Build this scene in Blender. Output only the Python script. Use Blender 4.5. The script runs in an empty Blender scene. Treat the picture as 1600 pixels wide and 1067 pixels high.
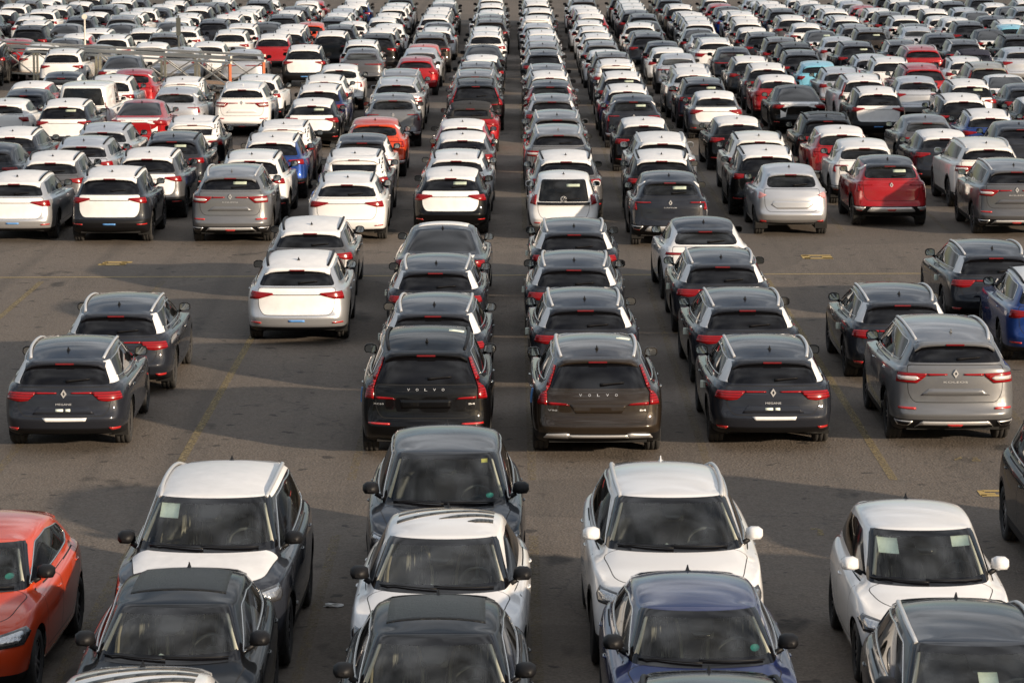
import bpy, bmesh, math, random
from mathutils import Vector, Matrix
from mathutils.bvhtree import BVHTree

R = math.radians
SC = bpy.context.scene
COL = SC.collection
random.seed(7)

# ------------------------------------------------------------------ camera, sky, sun, exposure
cam_d = bpy.data.cameras.new('camera')
cam_d.sensor_width = 36.0
cam_d.lens = 36.0 * 5200 / 1600
cam_d.clip_end = 2000
cam_d.dof.use_dof = True
cam_d.dof.focus_distance = 45.5
cam_d.dof.aperture_fstop = 8.0
cam = bpy.data.objects.new('camera', cam_d)
COL.objects.link(cam)
cam.location = (0, 0, 8.05)
cam.rotation_euler = (R(90 - 7.913), 0, R(0.04))
SC.camera = cam

SUN_EL = 14.0
SUN_DIR = Vector((0.745, -0.667, 0)).normalized()      # horizontal direction towards the sun: behind the camera, to the right
world = bpy.data.worlds.new('World')
SC.world = world
world.use_nodes = True
wn, wl = world.node_tree.nodes, world.node_tree.links
wn.clear()
w_out = wn.new('ShaderNodeOutputWorld')
w_bg = wn.new('ShaderNodeBackground')
w_sky = wn.new('ShaderNodeTexSky')
w_sky.sky_type = 'NISHITA'
w_sky.sun_disc = False
w_sky.sun_elevation = R(SUN_EL)
w_sky.sun_rotation = math.atan2(SUN_DIR.x, SUN_DIR.y)
w_sky.dust_density = 2.0
w_bg.inputs['Strength'].default_value = 0.10
# broken cloud all over the sky
w_tc = wn.new('ShaderNodeTexCoord')
w_map = wn.new('ShaderNodeMapping')
w_map.inputs['Scale'].default_value = (1.0, 1.0, 2.6)
w_no = wn.new('ShaderNodeTexNoise')
w_no.inputs['Scale'].default_value = 2.4
w_no.inputs['Detail'].default_value = 6
w_no.inputs['Roughness'].default_value = 0.55
w_rmp = wn.new('ShaderNodeMapRange')
w_rmp.inputs['From Min'].default_value = 0.36
w_rmp.inputs['From Max'].default_value = 0.58
w_mix = wn.new('ShaderNodeMixRGB')
wl.new(w_tc.outputs['Generated'], w_map.inputs['Vector'])
wl.new(w_map.outputs['Vector'], w_no.inputs['Vector'])
wl.new(w_no.outputs['Fac'], w_rmp.inputs['Value'])
wl.new(w_rmp.outputs['Result'], w_mix.inputs['Fac'])
# cloud brightness follows the standard overcast law, one third at the horizon of what it is overhead
w_sep = wn.new('ShaderNodeSeparateXYZ'); wl.new(w_tc.outputs['Generated'], w_sep.inputs['Vector'])
w_el = wn.new('ShaderNodeMapRange'); w_el.inputs['From Min'].default_value = 0.0; w_el.inputs['From Max'].default_value = 1.0
w_el.inputs['To Min'].default_value = 0.36; w_el.inputs['To Max'].default_value = 1.0
wl.new(w_sep.outputs['Z'], w_el.inputs['Value'])
w_cl = wn.new('ShaderNodeMixRGB'); w_cl.blend_type = 'MULTIPLY'; w_cl.inputs['Fac'].default_value = 1.0
w_n2 = wn.new('ShaderNodeTexNoise'); w_n2.inputs['Scale'].default_value = 5.0; w_n2.inputs['Detail'].default_value = 7
wl.new(w_map.outputs['Vector'], w_n2.inputs['Vector'])
w_r2 = wn.new('ShaderNodeMapRange'); w_r2.inputs['From Min'].default_value = 0.32; w_r2.inputs['From Max'].default_value = 0.68
w_r2.inputs['To Min'].default_value = 0.30; w_r2.inputs['To Max'].default_value = 1.8
wl.new(w_n2.outputs['Fac'], w_r2.inputs['Value'])
w_c2 = wn.new('ShaderNodeMixRGB'); w_c2.blend_type = 'MULTIPLY'; w_c2.inputs['Fac'].default_value = 1.0
w_c2.inputs['Color1'].default_value = (5.4, 5.55, 5.8, 1)
wl.new(w_r2.outputs['Result'], w_c2.inputs['Color2']); wl.new(w_c2.outputs['Color'], w_cl.inputs['Color1'])
wl.new(w_el.outputs['Result'], w_cl.inputs['Color2']); wl.new(w_cl.outputs['Color'], w_mix.inputs['Color2'])
wl.new(w_sky.outputs['Color'], w_mix.inputs['Color1'])
wl.new(w_mix.outputs['Color'], w_bg.inputs['Color'])
wl.new(w_bg.outputs['Background'], w_out.inputs['Surface'])

sun_d = bpy.data.lights.new('sun', 'SUN')
sun_d.energy = 4.5
sun_d.angle = R(1.2)
sun_d.color = (1.0, 0.81, 0.61)
sun = bpy.data.objects.new('sun', sun_d)
COL.objects.link(sun)
to_sun = Vector((SUN_DIR.x * math.cos(R(SUN_EL)), SUN_DIR.y * math.cos(R(SUN_EL)), math.sin(R(SUN_EL))))
sun.rotation_euler = to_sun.to_track_quat('Z', 'Y').to_euler()
SC.view_settings.view_transform = 'Standard'
SC.view_settings.look = 'None'
SC.view_settings.exposure = 0.68
SC.view_settings.gamma = 1.0

# ------------------------------------------------------------------ materials
MATS = {}
def nodes_of(name):
    m = bpy.data.materials.new(name)
    m.use_nodes = True
    return m, m.node_tree.nodes, m.node_tree.links, m.node_tree.nodes['Principled BSDF']

def paint(name, rgb, metal=0.0, rough=0.32, coat=1.0, dust=0.012):
    m, n, l, b = nodes_of(name)
    tc = n.new('ShaderNodeTexCoord')
    no = n.new('ShaderNodeTexNoise'); no.inputs['Scale'].default_value = 3.0; no.inputs['Detail'].default_value = 8
    no.inputs['Roughness'].default_value = 0.65
    l.new(tc.outputs['Object'], no.inputs['Vector'])
    mr = n.new('ShaderNodeMapRange'); mr.inputs['From Min'].default_value = 0.35; mr.inputs['From Max'].default_value = 0.8
    mr.inputs['To Min'].default_value = dust * 0.25; mr.inputs['To Max'].default_value = dust
    l.new(no.outputs['Fac'], mr.inputs['Value'])
    mx = n.new('ShaderNodeMixRGB'); mx.inputs['Color1'].default_value = (*rgb, 1); mx.inputs['Color2'].default_value = (0.30, 0.27, 0.22, 1)
    l.new(mr.outputs['Result'], mx.inputs['Fac'])
    l.new(mx.outputs['Color'], b.inputs['Base Color'])
    b.inputs['Metallic'].default_value = metal
    b.inputs['Roughness'].default_value = rough
    b.inputs['Specular IOR Level'].default_value = 0.08
    b.inputs['Coat Weight'].default_value = coat
    b.inputs['Coat IOR'].default_value = 1.45
    cr = n.new('ShaderNodeMapRange'); cr.inputs['To Min'].default_value = 0.015; cr.inputs['To Max'].default_value = 0.05
    l.new(no.outputs['Fac'], cr.inputs['Value'])
    l.new(cr.outputs['Result'], b.inputs['Coat Roughness'])
    return m

def plain(name, rgb, metal=0.0, rough=0.5, coat=0.0, bump=0.0, bscale=40.0, spec=0.5):
    m, n, l, b = nodes_of(name)
    tc = n.new('ShaderNodeTexCoord')
    no = n.new('ShaderNodeTexNoise'); no.inputs['Scale'].default_value = bscale; no.inputs['Detail'].default_value = 4
    l.new(tc.outputs['Object'], no.inputs['Vector'])
    mr = n.new('ShaderNodeMapRange'); mr.inputs['To Min'].default_value = 0.86; mr.inputs['To Max'].default_value = 1.12
    l.new(no.outputs['Fac'], mr.inputs['Value'])
    mx = n.new('ShaderNodeMixRGB'); mx.blend_type = 'MULTIPLY'; mx.inputs['Fac'].default_value = 1
    mx.inputs['Color1'].default_value = (*rgb, 1)
    l.new(mr.outputs['Result'], mx.inputs['Color2'])
    l.new(mx.outputs['Color'], b.inputs['Base Color'])
    b.inputs['Metallic'].default_value = metal
    b.inputs['Roughness'].default_value = rough
    b.inputs['Coat Weight'].default_value = coat
    b.inputs['Specular IOR Level'].default_value = spec
    if bump:
        bp = n.new('ShaderNodeBump'); bp.inputs['Strength'].default_value = bump; bp.inputs['Distance'].default_value = 0.02
        l.new(no.outputs['Fac'], bp.inputs['Height']); l.new(bp.outputs['Normal'], b.inputs['Normal'])
    return m

def glass(name, tint, gloss_tint=(1, 1, 1), ior=1.5, rough=0.02, dust=0.0):
    m = bpy.data.materials.new(name); m.use_nodes = True
    n, l = m.node_tree.nodes, m.node_tree.links
    n.clear()
    o = n.new('ShaderNodeOutputMaterial')
    t = n.new('ShaderNodeBsdfTransparent'); t.inputs['Color'].default_value = (*tint, 1)
    g = n.new('ShaderNodeBsdfGlossy'); g.inputs['Color'].default_value = (*gloss_tint, 1); g.inputs['Roughness'].default_value = rough
    f = n.new('ShaderNodeFresnel'); f.inputs['IOR'].default_value = ior
    ml = n.new('ShaderNodeMath'); ml.operation = 'MULTIPLY_ADD'; ml.inputs[1].default_value = 0.85; ml.inputs[2].default_value = 0.0
    x = n.new('ShaderNodeMixShader')
    l.new(f.outputs['Fac'], ml.inputs[0]); l.new(ml.outputs[0], x.inputs['Fac'])
    l.new(t.outputs[0], x.inputs[1]); l.new(g.outputs[0], x.inputs[2])
    df = n.new('ShaderNodeBsdfDiffuse'); df.inputs['Color'].default_value = (.46, .46, .42, 1)
    tc = n.new('ShaderNodeTexCoord'); no = n.new('ShaderNodeTexNoise'); no.inputs['Scale'].default_value = 2.2; no.inputs['Detail'].default_value = 7
    l.new(tc.outputs['Object'], no.inputs['Vector'])
    mr = n.new('ShaderNodeMapRange'); mr.inputs['From Min'].default_value = .3; mr.inputs['From Max'].default_value = .75; mr.inputs['To Min'].default_value = dust*.3; mr.inputs['To Max'].default_value = dust*1.8
    l.new(no.outputs['Fac'], mr.inputs['Value'])
    x2 = n.new('ShaderNodeMixShader'); l.new(mr.outputs['Result'], x2.inputs['Fac']); l.new(x.outputs[0], x2.inputs[1]); l.new(df.outputs[0], x2.inputs[2])
    l.new(x2.outputs[0], o.inputs['Surface'])
    return m

PAINTS = {
    'white':    dict(rgb=(0.65, 0.65, 0.65), rough=0.35),
    'pearl':    dict(rgb=(0.66, 0.65, 0.62), rough=0.35),
    'silver':   dict(rgb=(0.50, 0.51, 0.53), metal=0.7, rough=0.36),
    'grey':     dict(rgb=(0.095, 0.096, 0.102), metal=0.5, rough=0.34),
    'steel':    dict(rgb=(0.150, 0.154, 0.162), metal=0.5, rough=0.34),
    'dark':     dict(rgb=(0.014, 0.016, 0.022), metal=0.15, rough=0.40, dust=0.004, coat=0.85),
    'black':    dict(rgb=(0.0012, 0.0012, 0.0016), rough=0.5, dust=0.001, coat=0.6),
    'brown':    dict(rgb=(0.020, 0.014, 0.009), metal=0.2, rough=0.38, dust=0.006),
    'beige':    dict(rgb=(0.30, 0.28, 0.23), metal=0.5, rough=0.35),
    'red':      dict(rgb=(0.28, 0.007, 0.010), metal=0.15, rough=0.3),
    'orange':   dict(rgb=(0.46, 0.046, 0.012), metal=0.1, rough=0.3),
    'blue':     dict(rgb=(0.008, 0.035, 0.17), metal=0.3, rough=0.3),
    'navy':     dict(rgb=(0.009, 0.017, 0.085), metal=0.35, rough=0.3),
    'sky_blue': dict(rgb=(0.16, 0.42, 0.56), rough=0.32),
}
def MAT(k):
    if k in MATS:
        return MATS[k]
    if k.startswith('p_'):
        m = paint('car_paint_' + k[2:], **PAINTS[k[2:]])
    elif k == 'film':    m = plain('white_transport_film', (0.66, 0.66, 0.66), rough=0.42, bump=0.18, bscale=7, coat=0.15)
    elif k == 'black':   m = plain('black_plastic', (0.006, 0.006, 0.007), rough=0.5, bscale=60, spec=0.2)
    elif k == 'gap':     m = plain('shut_line', (0.006, 0.006, 0.006), rough=0.9)
    elif k == 'gloss':   m = plain('gloss_black', (0.004, 0.004, 0.005), rough=0.08, spec=0.35)
    elif k == 'rglass':  m = glass('privacy_glass', (0.035, 0.04, 0.042), dust=0.010)
    elif k == 'sglass':  m = glass('side_glass', (0.50, 0.53, 0.52))
    elif k == 'wglass':  m = glass('windscreen_glass', (0.93, 0.97, 0.94), dust=0.012)
    elif k == 'lamp':
        m, n, l, b = nodes_of('red_lamp_lens')
        tc = n.new('ShaderNodeTexCoord'); wv = n.new('ShaderNodeTexWave'); wv.bands_direction = 'Z'
        wv.inputs['Scale'].default_value = 9; wv.inputs['Distortion'].default_value = 0.6
        l.new(tc.outputs['Object'], wv.inputs['Vector'])
        mx = n.new('ShaderNodeMixRGB'); mx.inputs['Color1'].default_value = (0.10, 0.002, 0.003, 1); mx.inputs['Color2'].default_value = (0.26, 0.004, 0.006, 1)
        l.new(wv.outputs['Fac'], mx.inputs['Fac']); l.new(mx.outputs['Color'], b.inputs['Base Color'])
        b.inputs['Roughness'].default_value = 0.2; b.inputs['Specular IOR Level'].default_value = 0.3; b.inputs['Coat Weight'].default_value = 0.25
    elif k == 'lampclear': m = plain('clear_lamp_lens', (0.62, 0.55, 0.52), metal=0.4, rough=0.15, coat=1.0, bscale=30)
    elif k == 'lampdark': m = plain('smoked_lamp_lens', (0.13, 0.012, 0.014), rough=0.15, coat=1.0, bscale=30)
    elif k == 'refl':    m = plain('red_reflector', (0.38, 0.012, 0.010), rough=0.25, coat=1.0, bscale=90)
    elif k == 'head':    m = plain('headlamp_lens', (0.50, 0.51, 0.52), metal=0.85, rough=0.16, coat=1.0, bump=0.6, bscale=26)
    elif k == 'headdark': m = plain('headlamp_bezel', (0.03, 0.03, 0.032), rough=0.12, coat=1.0)
    elif k == 'chrome':  m = plain('brushed_chrome', (0.62, 0.61, 0.59), metal=1.0, rough=0.22)
    elif k == 'alu':     m = plain('satin_aluminium', (0.60, 0.60, 0.60), metal=0.6, rough=0.38)
    elif k == 'rim':     m = plain('alloy_rim', (0.40, 0.40, 0.41), metal=0.9, rough=0.3)
    elif k == 'rimdark': m = plain('dark_alloy_rim', (0.05, 0.05, 0.052), metal=0.6, rough=0.3)
    elif k == 'tyre':    m = plain('tyre_rubber', (0.022, 0.021, 0.020), rough=0.85, bump=0.3, bscale=60)
    elif k == 'inside':  m = plain('cabin_trim', (0.045, 0.050, 0.050), rough=0.8)
    elif k == 'pale':    m = plain('pale_headlining', (0.36, 0.35, 0.30), rough=0.9)
    elif k == 'seat':    m = plain('seat_fabric', (0.075, 0.078, 0.078), rough=0.9, bump=0.3, bscale=80)
    elif k == 'cream':   m = plain('cream_seat_piping', (0.62, 0.56, 0.38), rough=0.6)
    elif k == 'paper':   m = plain('pale_paper', (0.72, 0.78, 0.68), rough=0.8)
    elif k == 'green':   m = plain('green_sticker', (0.02, 0.30, 0.24), rough=0.5)
    elif k == 'yellowst': m = plain('yellow_sticker', (0.75, 0.68, 0.12), rough=0.5)
    elif k == 'tape':    m = plain('blue_tape', (0.10, 0.28, 0.62), rough=0.5)
    elif k == 'mirror':  m = plain('mirror_glass', (0.55, 0.58, 0.58), metal=1.0, rough=0.05)
    elif k == 'fabric':  m = plain('soft_top_fabric', (0.016, 0.016, 0.017), rough=0.95, bump=0.3, bscale=50)
    elif k == 'fabricblue': m = plain('navy_soft_top_fabric', (0.012, 0.014, 0.030), rough=0.95, bump=0.3, bscale=50)
    elif k == 'decal':   m = plain('black_stripe_decal', (0.035, 0.033, 0.03), rough=0.4)
    elif k == 'plastic':                 # loose protective seat plastic: mostly clear and glossy, crease highlights painted in as pale stretched streaks
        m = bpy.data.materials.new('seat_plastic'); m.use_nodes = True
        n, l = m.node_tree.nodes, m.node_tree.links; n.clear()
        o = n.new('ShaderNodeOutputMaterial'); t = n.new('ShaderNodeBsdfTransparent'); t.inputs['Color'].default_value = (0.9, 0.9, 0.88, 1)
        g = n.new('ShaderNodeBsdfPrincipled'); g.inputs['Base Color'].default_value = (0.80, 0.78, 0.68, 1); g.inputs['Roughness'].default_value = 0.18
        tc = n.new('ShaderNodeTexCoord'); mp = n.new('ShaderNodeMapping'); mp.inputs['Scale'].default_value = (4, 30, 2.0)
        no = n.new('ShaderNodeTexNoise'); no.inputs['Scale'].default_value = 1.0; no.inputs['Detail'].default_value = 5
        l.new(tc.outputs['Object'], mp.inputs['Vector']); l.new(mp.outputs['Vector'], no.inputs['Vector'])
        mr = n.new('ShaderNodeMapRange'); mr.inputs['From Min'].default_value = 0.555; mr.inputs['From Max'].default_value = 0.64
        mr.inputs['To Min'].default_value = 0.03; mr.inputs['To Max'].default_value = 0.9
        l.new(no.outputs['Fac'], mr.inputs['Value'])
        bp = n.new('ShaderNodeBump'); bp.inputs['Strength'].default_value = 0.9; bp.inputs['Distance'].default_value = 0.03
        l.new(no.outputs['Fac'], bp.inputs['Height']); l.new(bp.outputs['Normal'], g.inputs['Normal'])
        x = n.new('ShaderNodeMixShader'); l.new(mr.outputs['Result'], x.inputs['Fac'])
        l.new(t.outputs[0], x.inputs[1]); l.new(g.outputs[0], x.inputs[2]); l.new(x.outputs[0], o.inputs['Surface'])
    MATS[k] = m
    return m

# ------------------------------------------------------------------ mesh helpers
class Tpl:
    """one part of a car: a mesh without materials plus the role of every material slot"""
    def __init__(s, name, me, roles, at=None, kids=None, far=True, mid=True, label=None):
        s.name, s.me, s.roles, s.at, s.kids, s.far, s.mid, s.label = name, me, roles, at or Matrix(), kids or [], far, mid, label

def to_mesh(bm, name, smooth=True, normals=None):
    me = bpy.data.meshes.new(name)
    bm.normal_update()
    bm.to_mesh(me)
    if smooth:
        me.shade_smooth()
        if normals:
            me.normals_split_custom_set_from_vertices(normals)
    bm.free()
    return me

def bm_box(bm, x0, x1, y0, y1, z0, z1, mi=0):
    vs = [bm.verts.new(p) for p in ((x0,y0,z0),(x1,y0,z0),(x1,y1,z0),(x0,y1,z0),(x0,y0,z1),(x1,y0,z1),(x1,y1,z1),(x0,y1,z1))]
    for q in ((3,2,1,0),(4,5,6,7),(0,1,5,4),(1,2,6,5),(2,3,7,6),(3,0,4,7)):
        f = bm.faces.new([vs[i] for i in q]); f.material_index = mi
    return vs

def bm_tube(bm, pts, r, n=6, mi=0, cap=True, flat=1.0):
    rings = []
    for i, p in enumerate(pts):
        p = Vector(p)
        a = Vector(pts[max(i-1, 0)]); b = Vector(pts[min(i+1, len(pts)-1)])
        d = (b - a).normalized()
        u = d.cross(Vector((0, 0, 1)))
        if u.length < 1e-3: u = Vector((1, 0, 0))
        u.normalize(); w = u.cross(d)
        rr = r[i] if isinstance(r, (list, tuple)) else r
        rings.append([bm.verts.new(p + u*math.cos(2*math.pi*k/n)*rr + w*math.sin(2*math.pi*k/n)*rr*flat) for k in range(n)])
    for a, b in zip(rings, rings[1:]):
        for k in range(n):
            f = bm.faces.new((a[k], a[(k+1) % n], b[(k+1) % n], b[k])); f.material_index = mi; f.smooth = True
    if cap:
        for rg in (rings[0][::-1], rings[-1]):
            f = bm.faces.new(rg); f.material_index = mi
    return rings

def subsurf(verts, faces, ids, level, creases):
    me = bpy.data.meshes.new('cage'); me.from_pydata(verts, [], faces)
    at = me.attributes.new('crease_edge', 'FLOAT', 'EDGE')
    for e in me.edges:
        c = creases.get((min(e.vertices), max(e.vertices)))
        if c: at.data[e.index].value = c
    for i in range(max(ids) + 1): me.materials.append(None)
    me.polygons.foreach_set('material_index', ids)
    ob = bpy.data.objects.new('cage', me); COL.objects.link(ob)
    md = ob.modifiers.new('s', 'SUBSURF'); md.levels = level; md.render_levels = level
    dg = bpy.context.evaluated_depsgraph_get(); dg.update()
    ev = bpy.data.meshes.new_from_object(ob.evaluated_get(dg))
    bm = bmesh.new(); bm.from_mesh(ev)
    bpy.data.objects.remove(ob); bpy.data.meshes.remove(me); bpy.data.meshes.remove(ev)
    return bm

AX = {'side': (0, 2, 1), 'rear': (1, 2, 0), 'top': (0, 1, 2)}
def ccw(poly):
    a = sum(p[0]*q[1] - q[0]*p[1] for p, q in zip(poly, poly[1:] + poly[:1]))
    return poly if a > 0 else poly[::-1]

def rounded(poly, r, n=3):
    poly = ccw([tuple(p) for p in poly]); out = []
    for i, p in enumerate(poly):
        a, b = Vector(poly[i-1]), Vector(poly[(i+1) % len(poly)]); p = Vector(p)
        da, db = (a-p), (b-p)
        ra = min(r, da.length*0.45, db.length*0.45)
        s, e = p + da.normalized()*ra, p + db.normalized()*ra
        for k in range(n+1):
            t = k/n
            out.append(tuple(s*(1-t)**2 + p*2*t*(1-t) + e*t*t))
    return out

def inset(poly, d):
    poly = ccw([tuple(p) for p in poly]); out = []
    n = len(poly)
    for i in range(n):
        p0, p1, p2 = Vector(poly[i-1]), Vector(poly[i]), Vector(poly[(i+1) % n])
        e1, e2 = (p1-p0).normalized(), (p2-p1).normalized()
        n1, n2 = Vector((-e1.y, e1.x)), Vector((-e2.y, e2.x))
        bis = n1 + n2
        k = d / max(0.3, bis.length_squared/2)
        out.append(tuple(p1 + bis*k))
    return out

def clip(poly, nx, nz, c):          # keep points with nx*x+nz*z <= c
    out = []
    for i, p in enumerate(poly):
        q = poly[(i+1) % len(poly)]
        dp, dq = nx*p[0]+nz*p[1]-c, nx*q[0]+nz*q[1]-c
        if dp <= 0: out.append(p)
        if dp*dq < 0:
            t = dp/(dp-dq); out.append((p[0]+(q[0]-p[0])*t, p[1]+(q[1]-p[1])*t))
    return out

def inside(poly, u, v, eps=1e-5):
    for i, p in enumerate(poly):
        q = poly[(i+1) % len(poly)]
        if (q[0]-p[0])*(v-p[1]) - (q[1]-p[1])*(u-p[0]) < -eps: return False
    return True

def cut(bm, poly, view, filt):
    """score a convex outline into the surface; returns the faces inside it"""
    poly = ccw(poly); iu, iv, iw = AX[view]
    lay = bm.faces.layers.int.get('sel') or bm.faces.layers.int.new('sel')
    u0, u1 = min(p[0] for p in poly)-.01, max(p[0] for p in poly)+.01
    v0, v1 = min(p[1] for p in poly)-.01, max(p[1] for p in poly)+.01
    for f in bm.faces:
        f[lay] = 0
        us = [v.co[iu] for v in f.verts]; vs = [v.co[iv] for v in f.verts]
        if max(us) < u0 or min(us) > u1 or max(vs) < v0 or min(vs) > v1: continue
        if filt(f): f[lay] = 1
    sel = {f for f in bm.faces if f[lay]}
    for i, p in enumerate(poly):
        q = poly[(i+1) % len(poly)]
        if abs(p[0]-q[0]) + abs(p[1]-q[1]) < 1e-5: continue
        co, no = [0, 0, 0], [0, 0, 0]
        co[iu], co[iv] = p; no[iu], no[iv] = (q[1]-p[1]), -(q[0]-p[0])
        vc, vn = Vector(co), Vector(no); k0 = vc.dot(vn)
        fs = []
        for f in sel:
            d = [v.co.dot(vn) - k0 for v in f.verts]
            if min(d) < -1e-6 and max(d) > 1e-6: fs.append(f)
        if not fs: continue
        es = {e for f in fs for e in f.edges}; vv = {v for f in fs for v in f.verts}
        ret = bmesh.ops.bisect_plane(bm, geom=fs + list(es) + list(vv), dist=1e-5, plane_co=co, plane_no=no)
        sel.update(g for g in ret['geom'] if isinstance(g, bmesh.types.BMFace))
    res = []
    for f in sel:
        c = f.calc_center_median()
        if inside(poly, c[iu], c[iv]): res.append(f)
    return res

def extract(bm, faces, name, off=0.0, keep=False):
    """lift faces out of bm as a mesh of their own, keeping the smooth normals of the whole body"""
    nb = bmesh.new(); vm = {}; nrm = []
    for f in faces:
        vs = []
        for v in f.verts:
            if v not in vm:
                vm[v] = nb.verts.new(v.co + v.normal*off); nrm.append(v.normal.copy())
            vs.append(vm[v])
        try:
            g = nb.faces.new(vs); g.material_index = f.material_index
        except ValueError: pass
    if not keep: bmesh.ops.delete(bm, geom=faces, context='FACES')
    return to_mesh(nb, name, True, nrm)

class Surf:
    def __init__(s, bm):
        s.t = BVHTree.FromBMesh(bm)
    def at(s, view, a, b, sgn):
        if view == 'rear':  o, d = Vector((sgn*9, a, b)), Vector((-sgn, 0, 0))
        elif view == 'side': o, d = Vector((a, sgn*5, b)), Vector((0, -sgn, 0))
        else: o, d = Vector((a, b, 9)), Vector((0, 0, -1))
        h, n, i, dd = s.t.ray_cast(o, d)
        s.miss = h is None
        if h is None:
            o2 = {'rear': Vector((sgn*2.1, a, b)), 'side': Vector((a, sgn*.9, b)), 'top': Vector((a, b, 1.5))}[view]
            h, n, i, dd = s.t.find_nearest(o2)
            if n.dot(-d) < 0: n = -n
        return h, (n if n.dot(d) < 0 else -n)

def patch(surf, polys, view, sgn, off, name, thick=0.012, res=0.06, mi=None, lim=None, wide=0.76):
    """raised plate(s) following the body; polys are convex outlines in that view"""
    nb = bmesh.new(); iu, iv, iw = AX[view]
    dirv = Vector((0, 0, 0)); dirv[iw] = sgn if view != 'top' else 1
    for pi, poly in enumerate(polys):
        poly = ccw([tuple(p) for p in poly])
        u0, u1 = min(p[0] for p in poly), max(p[0] for p in poly); v0, v1 = min(p[1] for p in poly), max(p[1] for p in poly)
        nu, nv = max(2, int((u1-u0)/res)+1), max(2, int((v1-v0)/res)+1)
        tb = bmesh.new(); g = {}
        for i in range(nu+1):
            for j in range(nv+1):
                g[i, j] = tb.verts.new((u0+(u1-u0)*i/nu, v0+(v1-v0)*j/nv, 0))
        for i in range(nu):
            for j in range(nv): tb.faces.new((g[i, j], g[i+1, j], g[i+1, j+1], g[i, j+1]))
        for i, p in enumerate(poly):
            q = poly[(i+1) % len(poly)]
            if abs(p[0]-q[0]) + abs(p[1]-q[1]) < 1e-5: continue
            bmesh.ops.bisect_plane(tb, geom=list(tb.verts)+list(tb.edges)+list(tb.faces), dist=1e-6,
                                   plane_co=(p[0], p[1], 0), plane_no=(q[1]-p[1], -(q[0]-p[0]), 0), clear_outer=True)
        vm, back = {}, {}
        for v in tb.verts:
            h, n = surf.at(view, v.co.x, v.co.y, sgn)
            c = Vector((0, 0, 0)); c[iu], c[iv], c[iw] = v.co.x, v.co.y, h[iw]
            if surf.miss: c = h.copy()
            elif lim is not None and abs(v.co.x) > wide and (h.x - lim)*sgn < 0:      # wrap round the corner, no further
                sh, n = surf.at('side', lim, v.co.y, 1 if v.co.x > 0 else -1)
                c = Vector((lim, sh.y, v.co.y))
            vm[v] = nb.verts.new(c + (n*0.5 + dirv*0.5)*off*1.3)
            back[v] = c - dirv*thick
        flip = None
        for f in tb.faces:
            vs = [vm[v] for v in f.verts]
            if flip is None:
                nn = (vs[1].co-vs[0].co).cross(vs[2].co-vs[0].co); flip = nn.dot(dirv) < 0
            ff = nb.faces.new(vs[::-1] if flip else vs); ff.material_index = (mi[pi] if mi else 0); ff.smooth = True
        bv = {}
        for e in [e for e in tb.edges if e.is_boundary]:
            for v in e.verts:
                if v not in bv: bv[v] = nb.verts.new(back[v])
            a, b = e.verts
            try:
                ff = nb.faces.new((vm[a], vm[b], bv[b], bv[a])); ff.material_index = (mi[pi] if mi else 0)
            except ValueError: pass
        tb.free()
    bmesh.ops.recalc_face_normals(nb, faces=nb.faces)
    me = bpy.data.meshes.new(name); nb.to_mesh(me); nb.free()
    return me

TXT = {}
def text_verts(s):
    if s in TXT: return TXT[s]
    cu = bpy.data.curves.new('t', 'FONT'); cu.body = s; cu.align_x = 'CENTER'; cu.align_y = 'CENTER'; cu.resolution_u = 2
    ob = bpy.data.objects.new('t', cu); COL.objects.link(ob)
    dg = bpy.context.evaluated_depsgraph_get(); dg.update()
    me = bpy.data.meshes.new_from_object(ob.evaluated_get(dg))
    TXT[s] = ([tuple(v.co) for v in me.vertices], [tuple(p.vertices) for p in me.polygons])
    bpy.data.objects.remove(ob); bpy.data.curves.remove(cu); bpy.data.meshes.remove(me)
    return TXT[s]

def lettering(surf, s, view, sgn, cy, cz, w, h, name, off=0.006, gapw=1.0):
    """raised letters wrapped on the body"""
    vs, fs = [], []
    if gapw > 1:                         # spaced capitals
        n = len(s); items = [(ch, (i-(n-1)/2)*w/(n-1)) for i, ch in enumerate(s)]
    else: items = [(s, 0.0)]
    for ch, dx in items:
        tv, tf = text_verts(ch)
        x0, x1 = min(v[0] for v in tv), max(v[0] for v in tv); y0, y1 = min(v[1] for v in tv), max(v[1] for v in tv)
        kx = (w/(x1-x0)) if gapw <= 1 else h*1.15/max(x1-x0, .3); ky = h/(y1-y0); b = len(vs)
        for v in tv:
            u = (v[0]-(x0+x1)/2)*kx + dx; t = (v[1]-(y0+y1)/2)*ky
            if view == 'rear':
                y = cy + (sgn*u); z = cz + t
                p, n = surf.at('rear', y, z, sgn); vs.append((p.x + sgn*off, y, z))
            else:
                p, n = surf.at('top', cy + t, cz - u, 1); vs.append((cy + t, cz - u, p.z + off))
        fs += [tuple(i+b for i in f) for f in tf]
    me = bpy.data.meshes.new(name); me.from_pydata(vs, [], fs)
    return me

def scaled(me, M):
    me.transform(M); return me

# ------------------------------------------------------------------ the car body: rings of a cage from sill to roof, smoothed, then scored into panels
BASE = dict(fo=0.88, wr=0.33, belt=0.95, rise=0.05, rh=0.60, z_hf=0.78, g_rb=0.14, z_rb=1.02, g_rt=0.45, g_ft=1.95, g_fb=1.08,
            z_fb=1.00, droop=0.09, fdroop=0.06, rails=None, clad=0.0, rclad=0.30, crown=0.05, deck=None, tail=0.84, bump_r=0.0,
            rw_t=None, rw_b=None, quarter=True, arch=0.05, chrome=False, br=0.15)
FR = (0.045, 0.17, 0.33, 0.50, 0.67, 0.83, 0.955)
YF = (0.0, 0.36, 0.70, 0.93)

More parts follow.
